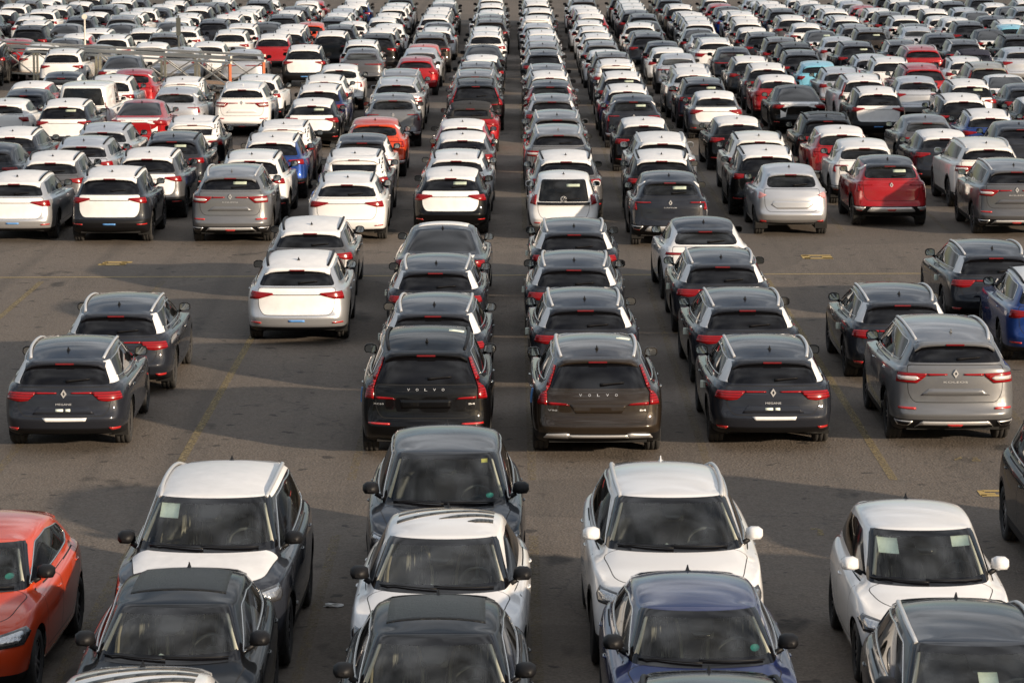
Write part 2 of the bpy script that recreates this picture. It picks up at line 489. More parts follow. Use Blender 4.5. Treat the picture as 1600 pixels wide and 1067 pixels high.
def cage(m):
    L, W, H = m['L'], m['W'], m['H']; hw = W/2
    zrt, zft = H - m['droop'], H - m['fdroop']
    belt, rise = m['belt'], m['rise']
    def bz(f): return belt + rise*(1-f)
    def taper(f, k=0.05, kf=0.06):
        t = 2*f-1
        return 1 - (k if t < 0 else kf)*abs(t)**3
    def roofz(f): return H - m['droop']*(1-f)**4.5 - m['fdroop']*f**4
    dr = m['deck']
    zrb, grb = m['z_rb'], m['g_rb']
    tl = m['tail']
    rb = m['bump_r']; fb = min(1, (m['fo']/.88)**1.3)
    # (rear s, bow, half width, z) ; side half width fn, z fn ; (front s from nose, bow, half width, z)
    cl = .05 if m['H'] > 1.5 else .02
    rings = [
        ((.16, .14, hw-.20, .25+cl), lambda f: (hw-.17)*taper(f), lambda f: .19, (.16, .20*fb, hw-.24, .19)),
        ((.05+rb, .16, hw-.09, .32+cl), lambda f: (hw-.045)*taper(f), lambda f: .235, (.045, .27*fb, hw-.11, .22)),
        ((.0, m['br'], hw-.045, .50), lambda f: (hw-.018)*taper(f), lambda f: .41, (.0, .28*fb, hw-.055, .41)),
        ((.075, m['br'], hw-.035, .62), lambda f: hw*taper(f), lambda f: .60, (.015, .30*fb, hw-.04, .58)),
        ((.10 if dr is None else .05, m['br'], hw-.045, tl), lambda f: (hw+.006)*taper(f, .06), lambda f: .77+.06*(1-f), (.075, .34*fb, hw-.05, m['z_hf']-.06)),
        ((max(.12, grb-.035) if dr is None else .06, m['br']-.02, hw-.075, (zrb-.055) if dr is None else dr), lambda f: (hw-.030)*taper(f, .07), lambda f: bz(f)-.045, (.17, .36*fb, hw-.09, m['z_hf']+.01)),
        (((grb-.02) if dr is None else (.06+grb)/2, .12, hw-.125, (zrb-.02) if dr is None else (dr+zrb)/2+.015), lambda f: (hw-.062)*taper(f, .08), lambda f: bz(f)-.010, (m['g_fb']*.56, .34, hw-.14, m['z_hf']*.48+m['z_fb']*.52+.025)),
        ((grb, .11, hw-.165, zrb), lambda f: (hw-.105)*taper(f, .10, .10), lambda f: bz(f)+.012, (m['g_fb'], .26, hw-.165, m['z_fb'])),
        ((grb*.5+m['g_rt']*.5-.012, .09, (hw-.165)*.45+(m['rh']-.05)*.55+.015, zrb*.5+zrt*.5+.02), lambda f: ((hw-.105)*.5+m['rh']*.5+.014)*taper(f, .10, .10), lambda f: bz(f)*.5+(roofz(f)-.05)*.5, (m['g_fb']*.5+m['g_ft']*.5-.02, .20, (hw-.165)*.5+(m['rh']-.03)*.5+.01, m['z_fb']*.5+zft*.5+.022)),
        ((m['g_rt'], .07, m['rh']-.05, zrt-.012), lambda f: m['rh']*taper(f, .10, .07), lambda f: roofz(f)-.045, (m['g_ft'], .13, m['rh']-.035, zft-.012)),
        ((m['g_rt']+.075, .07, m['rh']-.10, zrt+.008), lambda f: (m['rh']-.055)*taper(f, .10, .07), lambda f: roofz(f)-.012, (m['g_ft']+.09, .12, m['rh']-.09, zft+.006)),
    ]
    V, F, ID, CR = [], [], [], {}
    CREASE = {1: (.5, .3, .4), 2: (.55, 0, 0), 3: (.3, 0, 0), 4: (.45, .15, .2), 5: (.45, .55, .25), 7: (.55, .5, .6), 9: (.5, .35, .3)}
    def rear_front(t, front):
        s0, bow, w, z = t; out = []
        for yf in YF:
            s = s0 + bow*yf**(2.6 if front else 3.2)
            out.append((L - s if front else s, yf*w, z))
        return out
    grid = []
    nr = len(rings)
    for ri, (re, hwf, zf, fr) in enumerate(rings):
        row = rear_front(re, False); fro = rear_front(fr, True)
        xa, xb = row[-1][0] + .02, fro[-1][0] - .02
        if ri < 6: xa += .06; xb -= .06
        sid = [(xa + (xb-xa)*f, hwf(f), zf(f)) for f in FR]
        pts = row + sid + fro[::-1]
        if ri >= nr-2:                      # roof crown along the end rows
            pts = [(p[0], p[1], p[2] + m['crown']*0.35*(1-(p[1]/m['rh'])**2)) if (i < 4 or i >= len(pts)-4) else p for i, p in enumerate(pts)]
        grid.append(pts)
    N = len(grid[0])
    idx = {}
    def add(p):
        x, y, z = p; V.append((x - L/2, y, z)); return len(V)-1
    for sgn in (1, -1):
        for r in range(nr):
            for k in range(N):
                p = grid[r][k]
                if p[1] == 0 and sgn == -1: idx[sgn, r, k] = idx[1, r, k]
                else: idx[sgn, r, k] = add((p[0], p[1]*sgn, p[2]))
        top = nr-1; cap = {}
        for j in range(7):
            e = grid[top][4+j]
            for i in range(3):
                y = YF[i]*e[1]*0.98
                if i == 0 and sgn == -1: cap[j, i] = capl[j, i]
                else: cap[j, i] = add((e[0], y*sgn, e[2] + m['crown']*(1-YF[i]**2)*.8 + .012))
        if sgn == 1: capl = dict(cap)
        def quad(a, b, c, d, i):
            F.append((a, b, c, d) if sgn == 1 else (d, c, b, a)); ID.append(i)
        for r in range(nr-1):
            for k in range(N-1):
                seg = 0 if k < 3 else (2 if k >= N-4 else 1)
                quad(idx[sgn, r, k+1], idx[sgn, r, k], idx[sgn, r+1, k], idx[sgn, r+1, k+1], r*3+seg)
                if r in CREASE and CREASE[r][seg]:
                    a, b = idx[sgn, r, k], idx[sgn, r, k+1]; CR[min(a, b), max(a, b)] = CREASE[r][seg]
        rows = [[idx[sgn, top, i] for i in range(4)]] + [[cap[j, 0], cap[j, 1], cap[j, 2], idx[sgn, top, 4+j]] for j in range(7)] + [[idx[sgn, top, N-1-i] for i in range(4)]]
        for a, b in zip(rows, rows[1:]):
            for i in range(3): quad(a[i+1], a[i], b[i], b[i+1], nr*3)
    return V, F, ID, nr, CR

def wheel_tpl(wr, wid, spokes, key, dark=False):
    """tyre with tread grooves, alloy rim with twin spokes; axis along y, outer face towards +y"""
    prof = [(wr*.66, -wid/2), (wr*.80, -wid*.52), (wr*.95, -wid*.48), (wr*.995, -wid*.36), (wr, -wid*.20), (wr*.975, -wid*.17), (wr*.975, -wid*.13), (wr, -wid*.10),
            (wr, wid*.10), (wr*.975, wid*.13), (wr*.975, wid*.17), (wr, wid*.20), (wr*.995, wid*.36), (wr*.95, wid*.48), (wr*.80, wid*.52), (wr*.69, wid*.47), (wr*.66, wid*.36)]
    bm = bmesh.new(); n = 28; rings = []
    for r, y in prof: rings.append([bm.verts.new((r*math.cos(2*math.pi*k/n), y, r*math.sin(2*math.pi*k/n))) for k in range(n)])
    for a, b in zip(rings, rings[1:]):
        for k in range(n): bm.faces.new((a[k], b[k], b[(k+1) % n], a[(k+1) % n])).smooth = True
    tyre = bpy.data.meshes.new(key+'_tyre'); bmesh.ops.recalc_face_normals(bm, faces=bm.faces); bm.to_mesh(tyre); bm.free()
    bm = bmesh.new(); rr = wr*.69; yo = wid*.40
    def ring(ra, ya, rb_, yb, mi=0, nn=28):
        A = [bm.verts.new((ra*math.cos(2*math.pi*k/nn), ya, ra*math.sin(2*math.pi*k/nn))) for k in range(nn)]
        B = [bm.verts.new((rb_*math.cos(2*math.pi*k/nn), yb, rb_*math.sin(2*math.pi*k/nn))) for k in range(nn)]
        for k in range(nn):
            f = bm.faces.new((A[k], B[k], B[(k+1) % nn], A[(k+1) % nn])); f.smooth = True; f.material_index = mi
    ring(rr, yo+.004, rr*.93, yo); ring(rr*.93, yo, rr*.90, -.02, 1); ring(rr*.90, -.02, .02, -.03, 1)
    ring(.062, yo-.010, .045, yo-.002); ring(.045, yo-.002, .001, yo-.002)
    for k in range(spokes):
        for d in (-1, 1):
            a0 = 2*math.pi*k/spokes
            c, s = math.cos(a0), math.sin(a0)
            def P(r, t, y): return (r*c - t*s, y, r*s + t*c)
            i0, i1, o0, o1 = .012*d, .034*d, .030*d, .058*d
            q = [P(.035, i0, yo-.004), P(.035, i1, yo-.008), P(rr*.94, o1, yo-.006), P(rr*.94, o0, yo-.006)]
            q2 = [(p[0], p[1]-.045, p[2]) for p in q]
            va = [bm.verts.new(p) for p in q]; vb = [bm.verts.new(p) for p in q2]
            bm.faces.new(va)
            for i in range(4): bm.faces.new((va[i], va[(i+1) % 4], vb[(i+1) % 4], vb[i])).material_index = 0
    bmesh.ops.recalc_face_normals(bm, faces=bm.faces)
    rim = bpy.data.meshes.new(key+'_rim'); bm.to_mesh(rim); bm.free()
    return tyre, rim

def mirror_tpl(sgn, key):
    """door mirror pod: housing swept back round the glass, on a short foot"""
    bm = bmesh.new()
    # outline in the y,z plane (glass side, facing the rear) then tapering to the front
    out = [(-.10, -.045), (-.085, .055), (-.03, .082), (.06, .078), (.105, .045), (.11, -.02), (.085, -.062), (-.03, -.070)]
    out = [(y*.9, z*.9) for y, z in out]
    lay = [(-.055, 1.0), (-.02, 1.03), (.04, .90), (.085, .55), (.10, .25)]
    rings = [[bm.verts.new((x, (y*k + .02*(1-k))*sgn, z*k - .01*(1-k))) for y, z in out] for x, k in lay]
    for a, b in zip(rings, rings[1:]):
        for i in range(8): bm.faces.new((a[i], a[(i+1) % 8], b[(i+1) % 8], b[i])).smooth = True
    bm.faces.new(rings[-1]); bm.faces.new(rings[0][::-1])
    bm_tube(bm, [(.02, -.15*sgn, -.10), (.02, -.10*sgn, -.085), (.015, -.05*sgn, -.05)], [.030, .028, .03], 6, mi=1)
    bmesh.ops.recalc_face_normals(bm, faces=bm.faces)
    me = bpy.data.meshes.new(key); bm.to_mesh(me); bm.free()
    gb = bmesh.new()
    gb.faces.new([gb.verts.new((-.059, y*.86*sgn, z*.84)) for y, z in out])
    g = bpy.data.meshes.new(key+'_glass'); gb.to_mesh(g); gb.free()
    return me, g

def antenna_mesh(key, fin=True):
    bm = bmesh.new()
    if fin:
        prof = [(-.055, .0), (-.050, .044), (-.036, .052), (.01, .026), (.07, .0)]
        for s in (-1, 1):
            for p in prof: bm.verts.new((p[0], s*(.018 if p[1] < .01 else .005), p[1]))
        bm.verts.ensure_lookup_table(); v = bm.verts
        bm.faces.new([v[i] for i in range(5)]); bm.faces.new([v[i] for i in range(9, 4, -1)])
        for i in range(5): bm.faces.new((v[i], v[(i+1) % 5], v[5+(i+1) % 5], v[5+i]))
        bm_tube(bm, [(-.0, 0, -.012), (-.0, 0, .004)], [.036, .028], 10)
    else:
        bm_tube(bm, [(0, 0, -.01), (0, 0, .02), (-.03, 0, .10), (-.06, 0, .18)], [.028, .016, .007, .005], 8)
    bmesh.ops.recalc_face_normals(bm, faces=bm.faces)
    me = bpy.data.meshes.new(key); bm.to_mesh(me); bm.free(); return me

def seat_meshes(key):
    """one front seat: cushion, backrest with bolsters, headrest; and a loose plastic cover round the backrest"""
    bm = bmesh.new()
    def pad(pts, half, thick):
        rows = []
        for (x, z), w, t in zip(pts, half, thick):
            sec = [(-w, t*.9), (-w*.8, t*1.35), (-w*.5, t), (0, t*.85), (w*.5, t), (w*.8, t*1.35), (w, t*.9), (w, -t*.6), (0, -t), (-w, -t*.6)]
            rows.append((x, z, sec))
        rings = []
        for i, (x, z, sec) in enumerate(rows):
            a, b = rows[max(i-1, 0)], rows[min(i+1, len(rows)-1)]
            d = Vector((b[0]-a[0], 0, b[1]-a[1])).normalized(); nn = Vector((d.z, 0, -d.x))
            rings.append([bm.verts.new(Vector((x, 0, z)) + nn*q + Vector((0, y, 0))) for y, q in sec])
        for a, b in zip(rings, rings[1:]):
            for i in range(10): bm.faces.new((a[i], a[(i+1) % 10], b[(i+1) % 10], b[i])).smooth = True
        bm.faces.new(rings[0]); bm.faces.new(rings[-1][::-1])
    pad([(.27, .34), (.24, .37), (.0, .35), (-.22, .32)], [.20, .245, .25, .22], [.05, .08, .08, .06])
    pad([(-.20, .34), (-.25, .55), (-.31, .75), (-.36, .92), (-.37, .96)], [.21, .255, .25, .20, .12], [.06, .075, .07, .05, .03])
    pad([(-.355, .98), (-.36, 1.02), (-.375, 1.14), (-.38, 1.17)], [.08, .13, .125, .08], [.03, .05, .05, .03])
    bmesh.ops.recalc_face_normals(bm, faces=bm.faces)
    me = bpy.data.meshes.new(key+'_seat'); bm.to_mesh(me); bm.free()
    bm = bmesh.new()
    for s in (-1, 1):                         # pale piping down the bolsters
        bm_tube(bm, [(.04, s*.235, .48), (-.02, s*.24, .66), (-.085, s*.232, .84), (-.14, s*.20, .99), (-.19, s*.15, 1.12), (-.23, s*.10, 1.18)], .017, 6)
    pip = bpy.data.meshes.new(key+'_piping'); bm.to_mesh(pip); bm.free()
    bm = bmesh.new(); rings = []
    rnd = random.Random(3)
    for z, x, w, t in ((.42, -.10, .30, .15), (.60, -.17, .29, .14), (.78, -.24, .275, .125), (.95, -.29, .22, .12), (1.10, -.325, .16, .11), (1.21, -.37, .09, .06)):
        rings.append([bm.verts.new((x + t*math.cos(a)*.9 + rnd.uniform(-.012, .012), w*math.sin(a) + rnd.uniform(-.012, .012), z)) for a in [2*math.pi*k/20 for k in range(20)]])
    for a, b in zip(rings, rings[1:]):
        for i in range(20): bm.faces.new((a[i], a[(i+1) % 20], b[(i+1) % 20], b[i])).smooth = True
    bm.faces.new(rings[-1]).smooth = True
    pl = bpy.data.meshes.new(key+'_plastic'); bm.to_mesh(pl); bm.free()
    return me, pip, pl

def wheelring_mesh(key):
    bm = bmesh.new(); n, k = 24, 8
    g = [[bm.verts.new(((.185+.016*math.cos(2*math.pi*j/k))*math.cos(2*math.pi*i/n), (.185+.016*math.cos(2*math.pi*j/k))*math.sin(2*math.pi*i/n), .016*math.sin(2*math.pi*j/k))) for j in range(k)] for i in range(n)]
    for i in range(n):
        for j in range(k): bm.faces.new((g[i][j], g[(i+1) % n][j], g[(i+1) % n][(j+1) % k], g[i][(j+1) % k])).smooth = True
    for a in (0, 180, 270):
        c, s = math.cos(R(a)), math.sin(R(a))
        bm_tube(bm, [(c*.03, s*.03, -.02), (c*.18, s*.18, 0)], [.03, .018], 6)
    bm_tube(bm, [(0, 0, -.06), (0, 0, .0)], [.085, .075], 12)
    me = bpy.data.meshes.new(key); bm.to_mesh(me); bm.free()
    return me

def mirror_poly(p): return [(-a, b) for a, b in p]
MODELS = {
 'M': dict(L=4.63, W=1.81, H=1.43, wb=2.71, fo=.90, wr=.325, belt=.92, rise=.05, rh=.615, z_rb=.93, g_rb=.17, g_rt=.42, droop=.14, g_ft=2.0, g_fb=1.12, z_fb=.97, z_hf=.76, tail=.80,
           rails='alu', rclad=.36, lights=[[(.865,.86),(.865,.765),(.62,.73),(.50,.75),(.40,.845),(.40,.868)],[(.40,.868),(.40,.842),(.10,.846),(.10,.862)]], word=('MEGANE', .70, .26, .034), badge='rhomb',
           recess=[(.36,.66),(.44,.56),(-.44,.56),(-.36,.66)], refl=[(.80,.37),(.80,.34),(.66,.33),(.63,.37)], dstrip=True, tape=True, kind='estate', chrome=True),
 'K': dict(L=4.67, W=1.85, H=1.66, wb=2.705, fo=.93, wr=.36, belt=1.08, rise=.08, rh=.62, z_rb=1.19, g_rb=.15, g_rt=.32, droop=.14, g_ft=1.86, g_fb=1.05, z_fb=1.15, z_hf=.94, tail=1.02,
           rails='alu', clad=.36, rclad=.42, lights=[[(.885,1.09),(.885,.98),(.84,.945),(.55,.935),(.43,1.03),(.40,1.075)],[(.40,1.075),(.12,1.073),(.12,1.05),(.40,1.04)]], clear=[(.80,1.035),(.80,.985),(.58,.975),(.51,1.005),(.56,1.035)],
           word=('KOLEOS', .955, .40, .032), badge='rhomb', recess=[(.38,.86),(.50,.76),(-.50,.76),(-.38,.86)], refl=[(.80,.60),(.80,.57),(.56,.565),(.56,.595)], skid=True, kind='SUV', tg_z=.66, chrome=True),
 'X': dict(L=4.69, W=1.90, H=1.64, wb=2.865, fo=.87, wr=.37, belt=1.03, rise=.07, rh=.63, z_rb=1.06, g_rb=.15, g_rt=.46, droop=.15, g_ft=2.0, g_fb=1.15, z_fb=1.08, z_hf=.92, tail=.95,
           rails='black', clad=.0, rclad=.30, lights=[[(.585,1.40),(.625,1.40),(.745,1.12),(.69,1.12)],[(.69,1.12),(.745,1.12),(.885,1.02),(.73,1.01)],[(.90,1.02),(.90,.865),(.725,.865),(.725,1.02)],[(.70,.905),(.70,.865),(.42,.865),(.46,.888)]],
           word=('VOLVO', 1.0, .56, .042), spaced=True, tags=[('XC60', .66, .80, .17, .030), ('B4', -.64, .80, .10, .030)], recess=[(.36,.86),(.34,.74),(-.34,.74),(-.36,.86)], refl=[(.80,.545),(.80,.52),(.50,.515),(.50,.54)], kind='SUV', tg_z=.60, chrome=True, wt=1.0),
 'V': dict(L=4.94, W=1.89, H=1.52, wb=2.94, fo=.87, wr=.36, belt=.97, rise=.05, rh=.61, z_rb=.98, g_rb=.17, g_rt=.60, droop=.13, g_ft=2.05, g_fb=1.2, z_fb=1.01, z_hf=.84, tail=.86,
           rails='alu', clad=.36, rclad=.40, lights=[[(.585,1.28),(.622,1.28),(.72,1.03),(.675,1.03)],[(.675,1.03),(.72,1.03),(.87,.95),(.73,.94)],[(.885,.95),(.885,.79),(.715,.79),(.715,.95)],[(.70,.835),(.70,.79),(.40,.79),(.45,.815)]],
           word=('VOLVO', .93, .58, .042), spaced=True, tags=[('V90', .64, .72, .15, .030), ('B4', -.62, .72, .10, .030)], recess=[(.40,.80),(.32,.68),(-.32,.68),(-.40,.80)], skid='bar', kind='estate', chrome=True),
 'O': dict(L=4.69, W=1.83, H=1.47, wb=2.69, fo=.89, wr=.33, belt=.95, rise=.05, rh=.62, z_rb=1.0, g_rb=.15, g_rt=.48, droop=.14, g_ft=2.0, g_fb=1.12, z_fb=1.0, z_hf=.80, tail=.86,
           rails='black', rclad=.32, lights=[[(.875,.945),(.875,.80),(.66,.81),(.40,.885),(.42,.915)]], refl=[(.80,.42),(.80,.395),(.62,.39),(.62,.415)], crease=.875, kind='estate', chrome=True),
 'Q': dict(L=4.42, W=1.84, H=1.62, wb=2.65, fo=.87, wr=.345, belt=1.03, rise=.05, rh=.635, z_rb=1.10, g_rb=.15, g_rt=.36, droop=.13, g_ft=1.88, g_fb=1.02, z_fb=1.06, z_hf=.90, tail=.96,
           rails='black', clad=.40, rclad=.56, lights=[[(.885,1.045),(.885,.91),(.68,.92),(.42,.995),(.44,1.03)]], refl=[(.82,.47),(.82,.445),(.60,.44),(.60,.465)], crease=.97, kind='SUV', tg_z=.60),
 'B': dict(L=4.70, W=1.88, H=1.66, wb=2.79, fo=.90, wr=.36, belt=1.05, rise=.05, rh=.645, z_rb=1.10, g_rb=.15, g_rt=.32, droop=.13, g_ft=1.86, g_fb=1.06, z_fb=1.15, z_hf=.97, tail=.96,
           rails='alu', clad=.40, rclad=.50, lights=[[(.90,1.045),(.90,.91),(.70,.92),(.42,.995),(.44,1.03)]], refl=[(.82,.47),(.82,.445),(.60,.44),(.60,.465)], crease=.97, kind='SUV', tg_z=.60, chrome=True),
 'L': dict(L=4.82, W=1.86, H=1.46, wb=2.83, fo=.94, wr=.335, belt=.94, rise=.05, rh=.60, z_rb=1.03, g_rb=.50, g_rt=1.45, droop=.05, g_ft=2.0, g_fb=1.16, z_fb=.98, z_hf=.80, tail=.84, deck=.985,
           rclad=.30, lights=[[(.875,.95),(.875,.82),(.64,.82),(.46,.90),(.48,.94)]], refl=[(.80,.42),(.80,.395),(.62,.39),(.62,.415)], kind='liftback', quarter=False, crown=.06, chrome=True, tg_t=.97),
 'E': dict(L=4.22, W=1.79, H=1.50, wb=2.685, fo=.80, wr=.365, belt=.98, rise=.10, rh=.585, z_rb=1.06, g_rb=.20, g_rt=.66, droop=.14, g_ft=1.80, g_fb=.95, z_fb=1.0, z_hf=.84, tail=.90,
           clad=.34, rclad=.44, lights=[[(.87,.955),(.87,.90),(.12,.925),(.12,.945)]], badge='rhomb', refl=[(.80,.40),(.80,.375),(.66,.37),(.66,.395)], kind='crossover', quarter=False, tg_z=.62, plate=True),
 'C': dict(L=4.24, W=1.80, H=1.57, wb=2.64, fo=.85, wr=.345, belt=1.0, rise=.07, rh=.60, z_rb=1.10, g_rb=.20, g_rt=.58, droop=.13, g_ft=1.80, g_fb=.97, z_fb=1.04, z_hf=.88, tail=.94,
           clad=.38, rclad=.50, lights=[[(.84,1.0),(.84,.965),(.42,.985),(.45,1.0)],[(.885,.99),(.885,.83),(.73,.83),(.75,.965)]], word=('CAPTUR', .88, .34, .030), badge='rhomb', refl=[(.80,.42),(.80,.39),(.68,.385),(.66,.42)], skid=True, kind='crossover', quarter=False, tg_z=.62, dstrip2=True),
 'Z': dict(L=4.08, W=1.74, H=1.54, wb=2.59, fo=.84, wr=.315, belt=.98, rise=.10, rh=.575, z_rb=1.06, g_rb=.20, g_rt=.62, droop=.13, g_ft=1.75, g_fb=.85, z_fb=1.0, z_hf=.82, tail=.88,
           rclad=.27, lights=[], clear=[(.845,.935),(.75,1.005),(.58,.93),(.74,.845)], word=('ZOE', .83, .18, .030), recess=[(.42,.80),(.48,.71),(.34,.62),(-.34,.62),(-.48,.71),(-.42,.80)], refl=[(.72,.36),(.72,.31),(.58,.31),(.58,.34)], kind='hatchback', quarter=False, tg_z=.55),
 'U': dict(L=3.60, W=1.645, H=1.48, wb=2.41, fo=.60, wr=.305, belt=.93, rise=.09, rh=.575, z_rb=.84, g_rb=.10, g_rt=.30, droop=.10, g_ft=1.45, g_fb=.68, z_fb=.97, z_hf=.78, tail=.70,
           rclad=.26, lights=[[(.69,1.02),(.745,.82),(.62,.80),(.60,1.02)]], badge='disc', refl=[(.66,.42),(.66,.395),(.52,.39),(.52,.415)], kind='city car', quarter=False, blackgate=True, tg_z=.50, br=.12),
 'T': dict(L=4.42, W=1.83, H=1.86, wb=2.72, fo=.86, wr=.32, belt=1.08, rise=.02, rh=.735, z_rb=1.16, g_rb=.09, g_rt=.20, droop=.07, g_ft=1.50, g_fb=.72, z_fb=1.12, z_hf=.88, tail=.90,
           rclad=.40, lights=[[(.80,1.30),(.86,1.28),(.885,.90),(.80,.90)]], refl=[(.80,.40),(.80,.375),(.66,.37),(.66,.395)], kind='van', quarter=False, panel=True, tg_z=.50),
 'H': dict(L=4.26, W=1.79, H=1.46, wb=2.64, fo=.86, wr=.325, belt=.94, rise=.06, rh=.60, z_rb=1.02, g_rb=.18, g_rt=.52, droop=.13, g_ft=1.92, g_fb=1.0, z_fb=1.0, z_hf=.80, tail=.88,
           rclad=.32, lights=[[(.865,.95),(.865,.80),(.68,.805),(.40,.895),(.42,.93)]], refl=[(.78,.40),(.78,.375),(.62,.37),(.62,.395)], crease=.88, kind='hatchback', quarter=False, tg_z=.56),
 'P': dict(L=4.06, W=1.76, H=1.43, wb=2.56, fo=.83, wr=.32, belt=.93, rise=.09, rh=.585, z_rb=1.0, g_rb=.16, g_rt=.40, droop=.12, g_ft=1.70, g_fb=.95, z_fb=.98, z_hf=.78, tail=.86,
           rclad=.32, lights=[[(.845,.93),(.845,.80),(.62,.80),(.50,.90),(.52,.93)]], refl=[(.78,.40),(.78,.375),(.62,.37),(.62,.395)], kind='hatchback', quarter=False, tg_z=.56, chrome=True),
 'G': dict(L=4.36, W=1.83, H=1.62, wb=2.63, fo=.86, wr=.345, belt=1.03, rise=.05, rh=.62, z_rb=1.10, g_rb=.15, g_rt=.36, droop=.13, g_ft=1.70, g_fb=.95, z_fb=1.06, z_hf=.90, tail=.96,
           clad=.40, rclad=.52, lights=[[(.88,1.045),(.88,.91),(.68,.92),(.46,.995),(.48,1.03)]], refl=[(.82,.47),(.82,.445),(.60,.44),(.60,.465)], kind='SUV', tg_z=.60, chrome=True),
}

def build_car(key):
    m = dict(BASE); m.update(MODELS[key]); m.setdefault('crease', None)
    L, W, H = m['L'], m['W'], m['H']; hw = W/2
    X = lambda s: s - L/2
    V, F, ID, nr, CR = cage(m)
    bm = subsurf(V, F, ID, 2, CR)
    zs = [v.co.z for v in bm.verts]; z0, z1 = min(zs), max(zs)
    xs = [v.co.x for v in bm.verts]; x0, x1 = min(xs), max(xs); ym = max(v.co.y for v in bm.verts)
    for v in bm.verts:
        v.co.x = -L/2 + (v.co.x - x0)*L/(x1-x0); v.co.y *= hw/ym; v.co.z = z0 + (v.co.z-z0)*(H-z0)/(z1-z0)
    bm.normal_update()
    surf = Surf(bm)
    parts = []
    band = bm.faces.layers.int.new('band')
    for f in bm.faces: f[band] = f.material_index; f.material_index = 0
    xr_ax, xf_ax = X(L - m['fo'] - m['wb']), X(L - m['fo'])
    ROLES = ['paint', 'black', 'gap', 'gloss']
    # lower black cladding: score level lines round the sills and the rear bumper
    for zc, cond in ((m['clad'], lambda f: True), (m['rclad'], lambda f: f.calc_center_median().x < X(.75) or f.calc_center_median().x > X(L-.5))):
        if zc <= 0: continue
        fs = [f for f in bm.faces if min(v.co.z for v in f.verts) < zc < max(v.co.z for v in f.verts) and cond(f)]
        if fs:
            es = {e for f in fs for e in f.edges}; vv = {v for f in fs for v in f.verts}
            bmesh.ops.bisect_plane(bm, geom=fs+list(es)+list(vv), dist=1e-5, plane_co=(0, 0, zc), plane_no=(0, 0, 1))
        for f in bm.faces:
            if f.calc_center_median().z < zc - 1e-4 and cond(f): f.material_index = 1
    # wheel arches
    ar = m['wr'] + m['arch']
    for ax in (xr_ax, xf_ax):
        for sg in (1, -1):
            def ring_poly(r): return [(ax + r*math.cos(2*math.pi*k/22), m['wr']+.005 + r*math.sin(2*math.pi*k/22)) for k in range(22)]
            flt = lambda f: f.calc_center_median().y*sg > hw*.45
            if m['clad'] > 0:
                for f in cut(bm, ring_poly(ar+.05), 'side', flt): f.material_index = 1
            fs = cut(bm, ring_poly(ar), 'side', flt)
            bmesh.ops.delete(bm, geom=fs, context='FACES')
    bm.normal_update()
    # daylight openings, side windows
    xt0, xt1 = X(m['g_rt']+.30), X(L-m['g_ft']-.10)
    zb = lambda x: m['belt'] + m['rise']*(1-(x+L/2)/L) + .035
    xb0, xb1 = X(m['g_rb']+(.40 if key not in ('L',) else .95)), X(L-m['g_fb']-.34)
    zt = H - .135
    if key == 'T': xb0 = xt0 = X(L-2.6)
    if key == 'V': xt0 = X(.95)
    dlo = [(xb0, zb(xb0)+.03), (xb1, zb(xb1)), (xt1-.25, zt-.015), ((xt0+xt1)/2, zt+.012), (xt0, zt-.045)]
    if key in ('C', 'E', 'Z', 'P'): dlo = [(xb0+.12, zb(xb0)+.08), (xb0+.35, zb(xb0)+.02), (xb1, zb(xb1)), (xt1-.25, zt-.015), ((xt0+xt1)/2, zt+.012), (xt0+.12, zt-.05)]
    dlo = rounded(dlo, .05, 2)
    sB = xr_ax + 1.28 if key != 'U' else xr_ax + .98
    sC = xr_ax + .22
    gaps = [(sB, .06)] + ([(sC, .05)] if key != 'U' else [])
    if key == 'T': gaps = [(X(L-2.35), .06)]
    win_id = 0
    for sg in (1, -1):
        flt = lambda f: f.calc_center_median().y*sg > .25 and abs(f.normal.y) > .3
        for f in cut(bm, dlo, 'side', flt): f.material_index = 3
        inn = inset(dlo, .018)
        spans = []; lo = -99
        for g, w in sorted(gaps): spans.append((lo, g-w/2)); lo = g+w/2
        spans.append((lo, 99))
        for a, b in spans:
            # pillars lean with the glass
            poly = clip(inn, -1, -.10, -(a + .10*m['belt'])) if a > -99 else list(inn)
            poly = clip(poly, 1, .10, b + .10*m['belt']) if b < 99 else poly
            if len(poly) < 3: continue
            xs_ = [p[0] for p in poly]
            if max(xs_) - min(xs_) < .10: continue
            fs = cut(bm, poly, 'side', flt)
            if fs:
                for f in fs: f.material_index = 0
                parts.append(Tpl('side_window', extract(bm, fs, key+'_side_window'), ['sglass' if min(xs_) > sB-.1 else 'rglass']))
    # rear window
    zt_, zb_ = H - m['droop'] - .02, m['z_rb'] + .03
    wt_, wb_ = m['rh'] - .085, hw - (.25 if key not in ('T',) else .24)
    if key == 'Z': wb_ -= .03
    if key == 'T': wt_ -= .10; zt_ -= .06
    rw = rounded([(wt_, zt_), (-wt_, zt_), (-wb_, zb_), (wb_, zb_)], .06 if key not in ('Z', 'E', 'C') else .14, 3)
    flt = lambda f: f.calc_center_median().x < X(m['g_rt']+.45) and f.normal.x < -.08 and f.calc_center_median().z > zb_-.2
    fs = cut(bm, rw, 'rear', flt)
    fs = [f for f in fs if f.normal.x < -.08]
    rear_fs_inner = set(cut(bm, inset(rw, .03), 'rear', lambda f: f in set(fs) or True and f.calc_center_median().x < X(m['g_rt']+.45) and f.normal.x < -.08 and f.calc_center_median().z > zb_-.2))
    fs = [f for f in bm.faces if f.normal.x < -.08 and f.calc_center_median().x < X(m['g_rt']+.45) and inside(ccw(rw), f.calc_center_median().y, f.calc_center_median().z)]
    for f in fs: f.material_index = 1 if f in rear_fs_inner else 0
